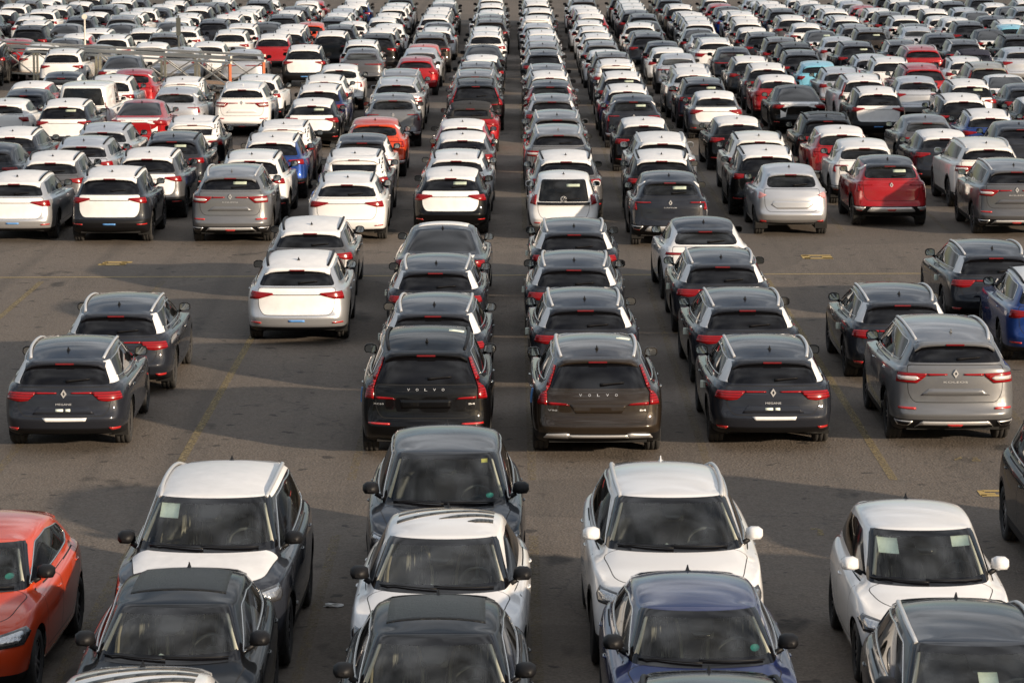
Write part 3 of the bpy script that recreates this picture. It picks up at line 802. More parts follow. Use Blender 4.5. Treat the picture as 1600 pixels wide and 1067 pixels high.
    parts.append(Tpl('rear_window', extract(bm, fs, key+'_rear_window'), ['gloss', 'rglass']))
    # windscreen: black rim, clear centre
    zwt, zwb = H - m['fdroop'] - .035, m['z_fb'] - .015
    wtt, wbb = m['rh'] - .045, hw - .185
    ws = rounded([(wtt, zwt), (-wtt, zwt), (-wbb, zwb), (wbb, zwb)], .05, 2)
    fw = lambda f: f.calc_center_median().x > X(L-m['g_ft']-.4) and f.normal.x > .1 and f.calc_center_median().z > zwb-.25
    cut(bm, ws, 'rear', fw)
    ins = set(cut(bm, rounded(inset([(wtt, zwt), (-wtt, zwt), (-wbb, zwb+.02), (wbb, zwb+.02)], .045), .04, 2), 'rear', fw))
    fs = [f for f in bm.faces if fw(f) and inside(ccw(ws), f.calc_center_median().y, f.calc_center_median().z)]
    for f in fs: f.material_index = 1 if f in ins else 0
    parts.append(Tpl('windshield', extract(bm, fs, key+'_windshield'), ['gloss', 'wglass']))
    # hood, with shut line
    hp = [(X(L-.20), 0.001), (X(L-.24), .35), (X(L-.44), hw-.27), (X(L-m['g_fb']-.16), hw-.155), (X(L-m['g_fb']-.14), -(hw-.155)), (X(L-.44), -(hw-.27)), (X(L-.24), -.35)]
    hp = rounded(hp, .16, 4)
    fh = lambda f: f.normal.z > .35 and f.calc_center_median().x > X(L-m['g_fb']-.6) and f.calc_center_median().z < m['z_fb']+.12
    for f in cut(bm, hp, 'top', fh): f.material_index = 2
    hf = cut(bm, inset(hp, .010), 'top', fh)
    for f in hf: f.material_index = 0
    parts.append(Tpl('hood', extract(bm, hf, key+'_hood'), ['hood']))
    # tailgate, with shut line
    tz = m.get('tg_z', .53); tt = m.get('tg_t', m['z_rb'] + .005)
    if m.get('panel'): tg = [(.72, tt), (.74, tz+.04), (.70, tz), (-.70, tz), (-.74, tz+.04), (-.72, tt)]
    else: tg = [(hw-.235, tt), (hw-.25, tz+.13), (hw-.33, tz), (-(hw-.33), tz), (-(hw-.25), tz+.13), (-(hw-.235), tt)]
    tg = rounded(tg, .07, 3)
    ft = lambda f: f.normal.x < -.25 and f.calc_center_median().x < X(.55) and f.calc_center_median().z < tt+.12
    for f in cut(bm, tg, 'rear', ft): f.material_index = 2
    tf = cut(bm, inset(tg, .010), 'rear', ft)
    for f in tf: f.material_index = 0
    tail = Tpl('tailgate', extract(bm, tf, key+'_tailgate'), ['tailgate'])
    parts.append(tail)
    # doors
    z_lo = .36
    front_x = xf_ax - ar - .03
    frontdoor = [(sB+.0, z_lo), (front_x-.10, z_lo), (front_x, z_lo+.14), (front_x+.02, zb(front_x)-.08), (front_x-.1, zb(front_x)-.052), (sB+.0, zb(sB)-.05)]
    reardoor = [(xr_ax+ar+.22, z_lo), (sB-.012, z_lo), (sB-.012, zb(sB)-.05), (xr_ax+.06, zb(xr_ax)-.045), (xr_ax+.10, m['wr']*2+.17), (xr_ax+ar+.02, m['wr']+.22)]
    for sg in (1, -1):
        fd = lambda f: f.calc_center_median().y*sg > hw*.6 and abs(f.normal.y) > .4
        for dp in ((frontdoor, reardoor) if key != 'U' else (frontdoor,)):
            for f in cut(bm, dp, 'side', fd):
                f.material_index = 2
            df = cut(bm, inset(dp, .009), 'side', fd)
            for f in df:
                f.material_index = 1 if (m['clad'] > 0 and f.calc_center_median().z < m['clad']) else 0
            hx = min(p[0] for p in dp) + .16; hz = zb(hx) - .16
            hb = bmesh.new()
            pts = []
            for k in range(5):
                x = hx - .08 + .04*k; h, n = surf.at('side', x, hz, sg); pts.append((x, h.y + sg*(.012 if 0 < k < 4 else -.004), hz))
            bm_tube(hb, pts, .011, 6, flat=.8)
            hme = bpy.data.meshes.new(key+'_door_handle'); hb.to_mesh(hme); hb.free()
            if df:
                parts.append(Tpl('door', extract(bm, df, key+'_door'), ['paint', 'black', 'gap', 'gloss'], kids=[Tpl('door_handle', hme, ['chrome' if key in 'KXV' else 'paint'], far=False, mid=False)]))
    # white film on the rear pillars: the pillar faces between rear window and side glass
    if m.get('dstrip'):
        for zc in (zb_ + .015, zt_ - .015):
            fs = [f for f in bm.faces if f.calc_center_median().x < X(1.0) and min(v.co.z for v in f.verts) < zc < max(v.co.z for v in f.verts)]
            es = {e for f in fs for e in f.edges}; vv = {v for f in fs for v in f.verts}
            bmesh.ops.bisect_plane(bm, geom=fs+list(es)+list(vv), dist=1e-5, plane_co=(0, 0, zc), plane_no=(0, 0, 1))
        bm.normal_update()
        for sg in (1, -1):
            def onp(f):
                c = f.calc_center_median(); t = (c.z-zb_)/(zt_-zb_)
                return c.y*sg > .3 and zb_+.014 < c.z < zt_-.014 and f.material_index == 0 and c.x < xb0 + (xt0-xb0)*t + .01 and f[band] >= 6*3
            fs = [f for f in bm.faces if onp(f)]
            if fs: parts.append(Tpl('pillar_film', extract(bm, fs, key+'_pillar_film'), ['film']))
    # roof panel
    rf = [f for f in bm.faces if f[band] >= (nr-2)*3]
    lining = [f for f in bm.faces if (f[band] >= 7*3 and f.material_index != 3)]
    lin = extract(bm, lining, key+'_headlining', off=-.03, keep=True)
    lin.flip_normals()
    parts.append(Tpl('roof', extract(bm, rf, key+'_roof'), ['roof']))
    lowl = [f for f in bm.faces if f[band] < 7*3 and abs(f.normal.y) > .4 and .45 < f.calc_center_median().z]
    lin2 = extract(bm, lowl, key+'_door_lining', off=-.03, keep=True); lin2.flip_normals()
    nrm = [v.normal.copy() for v in bm.verts]
    parts.insert(0, Tpl('body', to_mesh(bm, key+'_body', True, nrm), ROLES))
    parts.append(Tpl('headlining', lin, ['pale'], far=False, mid=True))
    parts.append(Tpl('cabin_lining', lin2, ['inside'], far=False, mid=False))
    # underbody with wheel wells
    ub = bmesh.new()
    bm_box(ub, X(.30), X(L-.32), -(hw-.26), hw-.26, .24, .32)
    bm_box(ub, X(.20), X(L-.25), -(hw-.30), hw-.30, .32, .60)
    for ax in (xr_ax, xf_ax):
        for sg in (1, -1):
            n = 14; A, B = [], []
            for k in range(n+1):
                a = R(-25 + 230*k/n); r = ar + .006
                A.append(ub.verts.new((ax + r*math.cos(a), sg*(hw-.055), m['wr'] + r*math.sin(a)))); B.append(ub.verts.new((ax + r*math.cos(a), sg*(hw-.33), m['wr'] + r*math.sin(a))))
            for k in range(n): ub.faces.new((A[k], A[k+1], B[k+1], B[k]))
            ub.faces.new(B)
    ume = bpy.data.meshes.new(key+'_underbody'); ub.to_mesh(ume); ub.free()
    parts.append(Tpl('underbody', ume, ['gap']))
    # wheels
    tyre, rim = wheel_tpl(m['wr'], .215, 5 if key in 'MKOLHPZ' else 6, key)
    for ax in (xr_ax, xf_ax):
        for sg in (1, -1):
            at = Matrix.Translation((ax, sg*(hw-.045-.1075), m['wr'])) @ (Matrix() if sg > 0 else Matrix.Rotation(math.pi, 4, 'Z')) @ Matrix.Rotation(random.uniform(0, 1.2), 4, 'Y')
            parts.append(Tpl('wheel', tyre, ['tyre'], at=at, kids=[Tpl('rim', rim, ['rim', 'black'])]))
    # lamps
    for sg in (1, -1):
        mp = lambda p, sg=sg: [(sg*min(a, hw-.048), b) for a, b in p]
        if m['lights']:
            parts.append(Tpl('tail_light', patch(surf, [mp(p) for p in m['lights']], 'rear', -1, .014, key+'_tail_light', res=.05, lim=X(.30)), ['lamp']))
        if m.get('clear'):
            cl = patch(surf, [mp(m['clear'])], 'rear', -1, .020 if m['lights'] else .014, key+'_clear_lens', res=.05, lim=X(.30))
            if m['lights']: parts[-1].kids.append(Tpl('reversing_lens', cl, ['lampclear'], far=False))
            else: parts.append(Tpl('tail_light', cl, ['lamppink']))
        parts.append(Tpl('reflector', patch(surf, [mp(m['refl'])], 'rear', -1, .012, key+'_reflector', lim=X(.25)), ['refl'], far=False) if m.get('refl') else None)
        dz = m['z_hf'] - .78
        hl = [(.80*hw/.9, .755+dz), (.845*hw/.9, .70+dz), (.80*hw/.9, .60+dz), (.58*hw/.9, .585+dz), (.47*hw/.9, .64+dz), (.52*hw/.9, .70+dz)]
        head = Tpl('headlight', patch(surf, [mp(hl)], 'rear', 1, .010, key+'_headlight', res=.05, lim=X(L-.50)), ['headdark'])
        hl2 = [(.77*hw/.9, .725+dz), (.80*hw/.9, .69+dz), (.75*hw/.9, .625+dz), (.60*hw/.9, .61+dz), (.54*hw/.9, .65+dz), (.58*hw/.9, .69+dz)]
        head.kids.append(Tpl('lens', patch(surf, [mp(hl2)], 'rear', 1, .018, key+'_lens', res=.05, lim=X(L-.46)), ['head'], far=False, mid=False))
        parts.append(head)
        # door mirror
        me, g = mirror_tpl(sg, key+'_side_mirror')
        mx = X(L-m['g_fb']-.52); h, n = surf.at('side', mx, zb(mx)+.03, sg)
        at = Matrix.Translation((mx, h.y + sg*.125, zb(mx)+.085))
        parts.append(Tpl('side_mirror', me, ['mirrorcap', 'black'], at=at, kids=[Tpl('mirror_glass', g, ['mirror'], far=False)]))
    parts = [p for p in parts if p]
    dz = m['z_hf'] - .78
    gr = patch(surf, [[(.40, .63+dz), (.34, .50+dz), (-.34, .50+dz), (-.40, .63+dz)], [(.58, .40+dz*.5), (.52, .25), (-.52, .25), (-.58, .40+dz*.5)]], 'rear', 1, .008, key+'_grille')
    grl = Tpl('grille', gr, ['black'], far=False, mid=False)
    sl = [[(.38, .53+dz+.03*i), (.38, .538+dz+.03*i), (-.38, .538+dz+.03*i), (-.38, .53+dz+.03*i)] for i in range(3)]
    grl.kids.append(Tpl('grille_bar', patch(surf, sl, 'rear', 1, .016, key+'_grille_bar', res=.1), ['chrome'], far=False, mid=False))
    parts.append(grl)
    # cowl and front wipers
    cx = X(L-m['g_fb'])
    for y0, y1 in ((.55, -.05), (-.02, -.60)):
        wb2 = bmesh.new(); pts = []
        for k in range(9):
            y = y0 + (y1-y0)*k/8; z = m['z_fb'] + .018 + .02*k/8*(1 if abs(y) < .5 else .4); h, n = surf.at('rear', y, z, 1); pts.append((h.x+.016, y, z+.006))
        bm_tube(wb2, pts, .008, 5); wm = bpy.data.meshes.new(key+'_front_wiper'); wb2.to_mesh(wm); wb2.free()
        parts.append(Tpl('front_wiper', wm, ['black'], far=False, mid=False))
    # spoiler over the rear window
    if key not in ('L', 'U', 'T'):
        sb = bmesh.new(); rows = []
        wsp = wt_ + .035
        for k in range(13):
            y = -wsp + 2*wsp*k/12; bow = .07*(abs(y)/m['rh'])**2.5
            xs_ = X(m['g_rt'] + .06 + bow); hA, nA = surf.at('top', xs_, y, 1)
            ze = hA.z - .035 - .03*(abs(y)/wsp)**3
            rows.append([(xs_, y, hA.z + .006), (xs_-.10, y, hA.z-.008), (xs_-.17, y, ze), (xs_-.165, y, ze-.022), (xs_-.06, y, hA.z-.07)])
        vv = [[sb.verts.new(p) for p in r] for r in rows]
        for a, b in zip(vv, vv[1:]):
            for i in range(4):
                f = sb.faces.new((a[i], b[i], b[i+1], a[i+1])); f.smooth = i < 2; f.material_index = 0 if i < 3 else 1
        sb.faces.new(vv[0]); sb.faces.new(vv[-1][::-1])
        bmesh.ops.recalc_face_normals(sb, faces=sb.faces)
        sm = bpy.data.meshes.new(key+'_spoiler'); sb.to_mesh(sm); sb.free()
        sp = Tpl('spoiler', sm, ['roof', 'black'])
        bl = bmesh.new()
        mid_ = rows[6]
        bm_box(bl, mid_[2][0]-.008, mid_[2][0]+.02, -.13, .13, mid_[3][2]+.001, mid_[2][2]+.002)
        bme = bpy.data.meshes.new(key+'_brake_lamp'); bl.to_mesh(bme); bl.free()
        sp.kids.append(Tpl('brake_lamp', bme, ['lampdark'], far=False))
        parts.append(sp)
    # rear wiper
    if key not in ('L',):
        rb2 = bmesh.new(); pts = []
        for k in range(7):
            y = -.02 - .34*k/6; z = m['z_rb'] + .085 + .004*k; h, n = surf.at('rear', y, z, -1); pts.append((h.x-.022, y, z))
        bm_tube(rb2, pts, [.020, .018, .013, .011, .011, .010, .008], 6)
        rm = bpy.data.meshes.new(key+'_rear_wiper'); rb2.to_mesh(rm); rb2.free()
        parts.append(Tpl('rear_wiper', rm, ['black'], far=False))
    # plate recess, crease, badge, words
    if m.get('recess'): tail.kids.append(Tpl('plate_recess', patch(surf, [m['recess']], 'rear', -1, .004, key+'_plate_recess'), ['recess'], far=False))
    if m.get('crease'):
        c = m['crease']; tail.kids.append(Tpl('crease', patch(surf, [[(.44, c), (.44, c+.012), (-.44, c+.012), (-.44, c)]], 'rear', -1, .005, key+'_crease'), ['gap'], far=False))
    if m.get('badge') == 'rhomb':
        bb = bmesh.new(); zc = m['lights'][0][0][1] - .015
        h, n = surf.at('rear', 0, zc, -1); x = h.x - .026
        o = [(0, .062), (.040, 0), (0, -.062), (-.040, 0)]; i_ = [(0, .030), (.019, 0), (0, -.030), (-.019, 0)]
        for k in range(4):
            a, b = o[k], o[(k+1) % 4]; c, d = i_[(k+1) % 4], i_[k]
            va = [bb.verts.new((x, p[0], zc+p[1])) for p in (a, b, c, d)]; vb = [bb.verts.new((x+.035, p[0], zc+p[1])) for p in (a, b, c, d)]
            bb.faces.new(va)
            for q in range(4): bb.faces.new((va[q], va[(q+1) % 4], vb[(q+1) % 4], vb[q]))
        bmesh.ops.recalc_face_normals(bb, faces=bb.faces)
        bme = bpy.data.meshes.new(key+'_badge'); bb.to_mesh(bme); bb.free()
        tail.kids.append(Tpl('badge', bme, ['alu'], far=False))
    if m.get('badge') == 'disc':
        zc = .93
        bb = bmesh.new(); h, n = surf.at('rear', 0, zc, -1); x = h.x - .03; nn = 24
        def rg(r, xx): return [bb.verts.new((xx, r*math.cos(2*math.pi*k/nn), zc + r*math.sin(2*math.pi*k/nn))) for k in range(nn)]
        a, b, c = rg(.070, x+.02), rg(.070, x), rg(.060, x)
        for k in range(nn):
            bb.faces.new((a[k], a[(k+1) % nn], b[(k+1) % nn], b[k])); bb.faces.new((b[k], b[(k+1) % nn], c[(k+1) % nn], c[k]))
        for pts in ([(-.026, .052), (0, .006), (.026, .052)], [(-.05, .022), (-.022, -.048), (0, -.004), (.022, -.048), (.05, .022)]):
            bm_tube(bb, [(x-.002, p[0], zc+p[1]) for p in pts], .007, 5)
        bme = bpy.data.meshes.new(key+'_badge'); bb.to_mesh(bme); bb.free()
        tail.kids.append(Tpl('badge', bme, ['alu'], far=False))
    if m.get('word'):
        s, z, w, h = m['word']; w, h = w*.86, h*.78
        tail.kids.append(Tpl('lettering', lettering(surf, s, 'rear', -1, 0, z, w, h, key+'_lettering', gapw=2 if m.get('spaced') else 1), ['alu'], far=False, mid=False))
    for s, y, z, w, h in m.get('tags', []):
        w, h = w*.85, h*.78
        tail.kids.append(Tpl('lettering', lettering(surf, s, 'rear', -1, y, z, w, h, key+'_lettering'), ['alu'], far=False, mid=False))
    if m.get('blackgate'):
        tail.kids.append(Tpl('glass_hatch', patch(surf, [rounded([(.60, .86), (.585, .80), (-.585, .80), (-.60, .86)], .02, 2)], 'rear', -1, .006, key+'_hatch'), ['gloss']))
    if m.get('skid') is True:
        zc = m['rclad'] - .02
        parts.append(Tpl('skid_plate', patch(surf, [[(.50, zc-.02), (.56, zc-.10), (.50, zc-.115), (-.50, zc-.115), (-.56, zc-.10), (-.50, zc-.02), (-.46, zc), (.46, zc)]], 'rear', -1, .016, key+'_skid'), ['alu'], far=False))
        for sg in (1, -1):
            e = Tpl('exhaust_trim', patch(surf, [[(sg*.84, zc-.0), (sg*.80, zc-.07), (sg*.66, zc-.075), (sg*.60, zc-.0)]], 'rear', -1, .016, key+'_exhaust'), ['alu'], far=False)
            e.kids.append(Tpl('exhaust_opening', patch(surf, [[(sg*.815, zc-.012), (sg*.785, zc-.06), (sg*.67, zc-.062), (sg*.63, zc-.012)]], 'rear', -1, .022, key+'_exhaust_in'), ['black'], far=False, mid=False))
            parts.append(e)
        parts.append(Tpl('fog_lamp', patch(surf, [[(.11, zc-.045), (.08, zc-.085), (-.08, zc-.085), (-.11, zc-.045)]], 'rear', -1, .024, key+'_fog'), ['refl'], far=False))
    if m.get('skid') == 'bar':
        parts.append(Tpl('skid_plate', patch(surf, [[(.72, .39), (.76, .33), (.42, .335), (.40, .40), (.46, .41)], [(.42, .385), (.42, .345), (-.42, .345), (-.42, .385)], [(-.72, .39), (-.46, .41), (-.40, .40), (-.42, .335), (-.76, .33)]], 'rear', -1, .020, key+'_skid'), ['alu'], far=False))
    if m.get('plate'):
        parts.append(Tpl('bumper_plate', patch(surf, [[(.08, .43), (.08, .38), (-.08, .38), (-.08, .43)]], 'rear', -1, .01, key+'_pl'), ['paper'], far=False, mid=False))
    # roof rails
    if m['rails']:
        for sg in (1, -1):
            rb3 = bmesh.new(); pts = []; n = 14; ry = m['rh'] - .045
            a, b = X(m['g_rt']+.22), X(L-m['g_ft']-.12)
            for k in range(n+1):
                t = k/n; x = a + (b-a)*t; tp = 1 - .10*max(0, (1-2*t))**3 - .07*max(0, (2*t-1))**3
                h, nn = surf.at('top', x, ry*tp*sg, 1); lift = .034*min(1, 8*t, 8*(1-t)) - .004
                pts.append((x, ry*tp*sg, h.z + lift))
            bm_tube(rb3, pts, .024, 6, flat=.7)
            for t in (.04, .96):
                x = a+(b-a)*t
            rme = bpy.data.meshes.new(key+'_roof_rail'); rb3.to_mesh(rme); rb3.free()
            parts.append(Tpl('roof_rail', rme, ['rail']))
    ax_ = X(m['g_rt']+(.42 if key != 'L' else .10)); h, n = surf.at('top', ax_, 0, 1)
    fin = key not in ('T', 'U')
    parts.append(Tpl('antenna', antenna_mesh(key+'_antenna', True), ['antenna'], at=Matrix.Translation((ax_, 0, h.z))))
    if m.get('dstrip2'):
        for sg in (1, -1):
            q = [(sg*(wt_+.01), zt_-.01), (sg*(wt_+.05), zt_-.02), (sg*(wb_+.06), zb_+.14), (sg*(wb_+.025), zb_+.12)]
            parts.append(Tpl('pillar_film', patch(surf, [q], 'rear', -1, .006, key+'_pillar_film', res=.05), ['film2'], far=False))
    if m.get('tape'):
        parts.append(Tpl('bumper_tape', patch(surf, [[(.30, .515), (.25, .465), (-.31, .47), (-.33, .515)]], 'rear', -1, .008, key+'_tape'), ['film'], far=False))
        for y, w in ((.06, .055), (-.06, .035)):
            tail.kids.append(Tpl('plate_label', patch(surf, [[(y+w, .635), (y+w, .60), (y-w, .60), (y-w, .635)]], 'rear', -1, .009, key+'_label'), ['paper'], far=False, mid=False))
    # window trim
    if m['chrome']:
        for sg in (1, -1):
            tb2 = bmesh.new(); pts = []
            low = [p for p in dlo]
            for i, p in enumerate(low):
                q = low[(i+1) % len(low)]; nseg = max(1, int(math.hypot(q[0]-p[0], q[1]-p[1])/.12))
                for k in range(nseg):
                    t = k/nseg; x, z = p[0]+(q[0]-p[0])*t, p[1]+(q[1]-p[1])*t
                    h, n = surf.at('side', x, z, sg); pts.append((x, h.y + sg*.004, z))
            bm_tube(tb2, pts + [pts[0]], .009, 4, cap=False)
            tm = bpy.data.meshes.new(key+'_window_trim'); tb2.to_mesh(tm); tb2.free()
            parts.append(Tpl('window_trim', tm, ['chrome'], far=False))
    info = dict(m=m, surf=surf, X=X, xr=xr_ax, xf=xf_ax, sB=sB, key=key, zt=zt_, zb=zb_, wt=wt_, wb=wb_, zwt=zwt, zwb=zwb, wtt=wtt, wbb=wbb, dlo=dlo)
    return parts, info

def cabin_parts(info, covers, sm=None):
    """what shows through a windscreen: dashboard, steering wheel, seats, inside mirror"""
    m, X, key = info['m'], info['X'], info['key']; L, hw = m['L'], m['W']/2
    seat, pip, pl = sm
    out = []
    cx = X(L - m['g_fb'])
    db = bmesh.new(); zc = m['z_fb']
    prof = [(cx-.06, zc-.075), (cx-.28, zc-.055), (cx-.52, zc-.075), (cx-.66, zc-.13), (cx-.68, zc-.30), (cx-.60, zc-.42), (cx-.10, zc-.42)]
    w = hw-.20
    for sgn, ys in ((1, [-w, -w*.5, 0, w*.5, w]),):
        rows = [[db.verts.new((p[0] + (.03 if abs(y) > w*.9 else 0), y, p[1] - .02*(abs(y)/w)**2)) for p in prof] for y in ys]
        for a, b in zip(rows, rows[1:]):
            for i in range(len(prof)): db.faces.new((a[i], a[(i+1) % len(prof)], b[(i+1) % len(prof)], b[i])).smooth = True
        db.faces.new(rows[0]); db.faces.new(rows[-1][::-1])
    bmesh.ops.recalc_face_normals(db, faces=db.faces)
    dm = bpy.data.meshes.new(key+'_dashboard'); db.to_mesh(dm); db.free()
    out.append(Tpl('dashboard', dm, ['inside'], far=False, mid=False))
    at = Matrix.Translation((cx-.80, .36, zc-.07)) @ Matrix.Rotation(R(-66), 4, 'Y')
    out.append(Tpl('steering_wheel', wheelring_mesh(key+'_steering_wheel'), ['inside'], at=at, far=False, mid=False))
    dz = zc - 1.0
    for y in (.36, -.36):
        t = Tpl('seat', seat, ['seat'], at=Matrix.Translation((cx-1.28, y, .09+dz*.9)), far=False, mid=False)
        if covers:
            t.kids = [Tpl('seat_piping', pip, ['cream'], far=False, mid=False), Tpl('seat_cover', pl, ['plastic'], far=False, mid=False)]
        out.append(t)
    rb_ = bmesh.new()
    bm_box(rb_, X(m['g_rb']+.75), X(m['g_rb']+1.25), -.58, .58, .30, .50+dz*.5); bm_box(rb_, X(m['g_rb']+.68), X(m['g_rb']+.84), -.58, .58, .50+dz*.5, .96+dz)
    for y in (-.36, .36): bm_box(rb_, X(m['g_rb']+.66), X(m['g_rb']+.76), y-.12, y+.12, .98+dz, 1.10+dz)
    rm = bpy.data.meshes.new(key+'_rear_bench'); bmesh.ops.bevel(rb_, geom=list(rb_.edges), offset=.03, segments=2, affect='EDGES'); rb_.to_mesh(rm); rb_.free()
    out.append(Tpl('rear_bench', rm, ['seat'], far=False, mid=False))
    for sg in (1, -1):                       # pale pillar trim inside the glass
        pb = bmesh.new(); pts = []
        for k in range(7):
            t = k/6; z = info['zwb']+.05 + (info['zwt']-.07-info['zwb'])*t; y = sg*(info['wbb']-.085 + (info['wtt']-info['wbb']+.02)*t)
            h, n = info['surf'].at('rear', y, z, 1); pts.append((h.x-.05, y, z))
        bm_tube(pb, pts, [.024, .022, .020, .019, .017, .016, .014], 6)
        pm = bpy.data.meshes.new(key+'_pillar_trim'); pb.to_mesh(pm); pb.free()
        out.append(Tpl('pillar_trim', pm, ['pale'], far=False, mid=False))
    # sensor housing behind the glass, inside mirror
    zt = info['zwt'] - .045
    out.append(Tpl('sensor_housing', patch(info['surf'], [[(.13, zt), (.10, zt-.09), (.05, zt-.125), (-.05, zt-.125), (-.10, zt-.09), (-.13, zt)]], 'rear', 1, -.010, key+'_sensor', thick=.03, res=.05), ['gloss'], far=False, mid=False))
    h, n = info['surf'].at('rear', 0, zt-.10, 1)
    mb = bmesh.new(); bm_box(mb, h.x-.13, h.x-.10, -.12, .12, zt-.17, zt-.10); bmesh.ops.bevel(mb, geom=list(mb.edges), offset=.012, segments=2, affect='EDGES')
    mm = bpy.data.meshes.new(key+'_inside_mirror'); mb.to_mesh(mm); mb.free()
    out.append(Tpl('inside_mirror', mm, ['inside'], far=False, mid=False))
    return out

# ------------------------------------------------------------------ ground and painted markings
def asphalt():
    m, n, l, b = nodes_of('asphalt')
    tc = n.new('ShaderNodeTexCoord')
    def noise(sc, det=6, ro=.6, mapping=None):
        t = n.new('ShaderNodeTexNoise'); t.inputs['Scale'].default_value = sc; t.inputs['Detail'].default_value = det; t.inputs['Roughness'].default_value = ro
        if mapping:
            mp = n.new('ShaderNodeMapping'); mp.inputs['Scale'].default_value = mapping
            l.new(tc.outputs['Object'], mp.inputs['Vector']); l.new(mp.outputs['Vector'], t.inputs['Vector'])
        else: l.new(tc.outputs['Object'], t.inputs['Vector'])
        return t
    def rng(src, a, b_, c, d):
        r = n.new('ShaderNodeMapRange'); r.inputs['From Min'].default_value = a; r.inputs['From Max'].default_value = b_; r.inputs['To Min'].default_value = c; r.inputs['To Max'].default_value = d
        l.new(src, r.inputs['Value']); return r.outputs['Result']
    def mix(fac, c1, c2, mode='MIX'):
        x = n.new('ShaderNodeMixRGB'); x.blend_type = mode
        for i, c in (('Color1', c1), ('Color2', c2)):
            if isinstance(c, tuple): x.inputs[i].default_value = (*c, 1)
            else: l.new(c, x.inputs[i])
        if isinstance(fac, float): x.inputs['Fac'].default_value = fac
        else: l.new(fac, x.inputs['Fac'])
        return x.outputs['Color']
    big = noise(.22, 5, .55); mid = noise(1.7, 6, .65); grit = noise(34, 3, .8)
    col = mix(rng(big.outputs['Fac'], .3, .7, 0, 1), (.124, .097, .075), (.172, .135, .104))
    col = mix(rng(mid.outputs['Fac'], .3, .75, 0, .55), col, (.080, .070, .060))
    vo = n.new('ShaderNodeTexVoronoi'); vo.inputs['Scale'].default_value = 30
    l.new(tc.outputs['Object'], vo.inputs['Vector'])
    bw = n.new('ShaderNodeSeparateColor'); l.new(vo.outputs['Color'], bw.inputs['Color'])
    col = mix(rng(bw.outputs['Red'], 0, 1, 0, .60), col, (.22, .19, .16))
    col = mix(rng(grit.outputs['Fac'], .35, .7, .45, 0), col, (.022, .020, .018))
    # oil drips and tyre wear along the bays
    oil = noise(.8, 4, .55, (1, .5, 1))
    col = mix(rng(oil.outputs['Fac'], .64, .70, 0, .72), col, (.020, .018, .016))
    spot = noise(3.2, 2, .4)
    col = mix(rng(spot.outputs['Fac'], .68, .71, 0, .75), col, (.025, .022, .020))
    # hairline cracks and the edges of old repairs
    cr = n.new('ShaderNodeTexVoronoi'); cr.feature = 'DISTANCE_TO_EDGE'; cr.inputs['Scale'].default_value = .16
    ad = n.new('ShaderNodeMixRGB'); ad.blend_type = 'ADD'; ad.inputs['Fac'].default_value = .9
    l.new(tc.outputs['Object'], ad.inputs['Color1']); l.new(mid.outputs['Color'], ad.inputs['Color2']); l.new(ad.outputs['Color'], cr.inputs['Vector'])
    col = mix(rng(cr.outputs['Distance'], .001, .005, .35, 0), col, (.028, .025, .022))
    rep = noise(.11, 2, .3)
    col = mix(rng(rep.outputs['Fac'], .555, .56, 0, .28), col, (.060, .052, .044))
    track = noise(.9, 3, .5, (1.6, .03, 1))
    col = mix(rng(track.outputs['Fac'], .52, .7, 0, .35), col, (.032, .029, .026))
    l.new(col, b.inputs['Base Color'])
    b.inputs['Roughness'].default_value = .88
    b.inputs['Specular IOR Level'].default_value = .3
    bp = n.new('ShaderNodeBump'); bp.inputs['Strength'].default_value = .55; bp.inputs['Distance'].default_value = .012
    l.new(vo.outputs['Distance'], bp.inputs['Height']); l.new(bp.outputs['Normal'], b.inputs['Normal'])
    return m

def line_paint(name, wear, c1=(.25, .185, .075), c2=(.19, .15, .08)):
    m = bpy.data.materials.new(name); m.use_nodes = True
    n, l = m.node_tree.nodes, m.node_tree.links; b = n['Principled BSDF']; o = n['Material Output']
    tc = n.new('ShaderNodeTexCoord')
    a = n.new('ShaderNodeTexNoise'); a.inputs['Scale'].default_value = 14; a.inputs['Detail'].default_value = 8; a.inputs['Roughness'].default_value = .75
    l.new(tc.outputs['Object'], a.inputs['Vector'])
    r = n.new('ShaderNodeMapRange'); r.inputs['From Min'].default_value = wear-.10; r.inputs['From Max'].default_value = wear+.10
    l.new(a.outputs['Fac'], r.inputs['Value'])
    mx = n.new('ShaderNodeMixRGB'); mx.inputs['Color1'].default_value = (*c1, 1); mx.inputs['Color2'].default_value = (*c2, 1)
    l.new(a.outputs['Fac'], mx.inputs['Fac']); l.new(mx.outputs['Color'], b.inputs['Base Color']); b.inputs['Roughness'].default_value = .85
    t = n.new('ShaderNodeBsdfTransparent'); x = n.new('ShaderNodeMixShader')
    l.new(r.outputs['Result'], x.inputs['Fac']); l.new(t.outputs[0], x.inputs[1]); l.new(b.outputs[0], x.inputs[2]); l.new(x.outputs[0], o.inputs['Surface'])
    return m

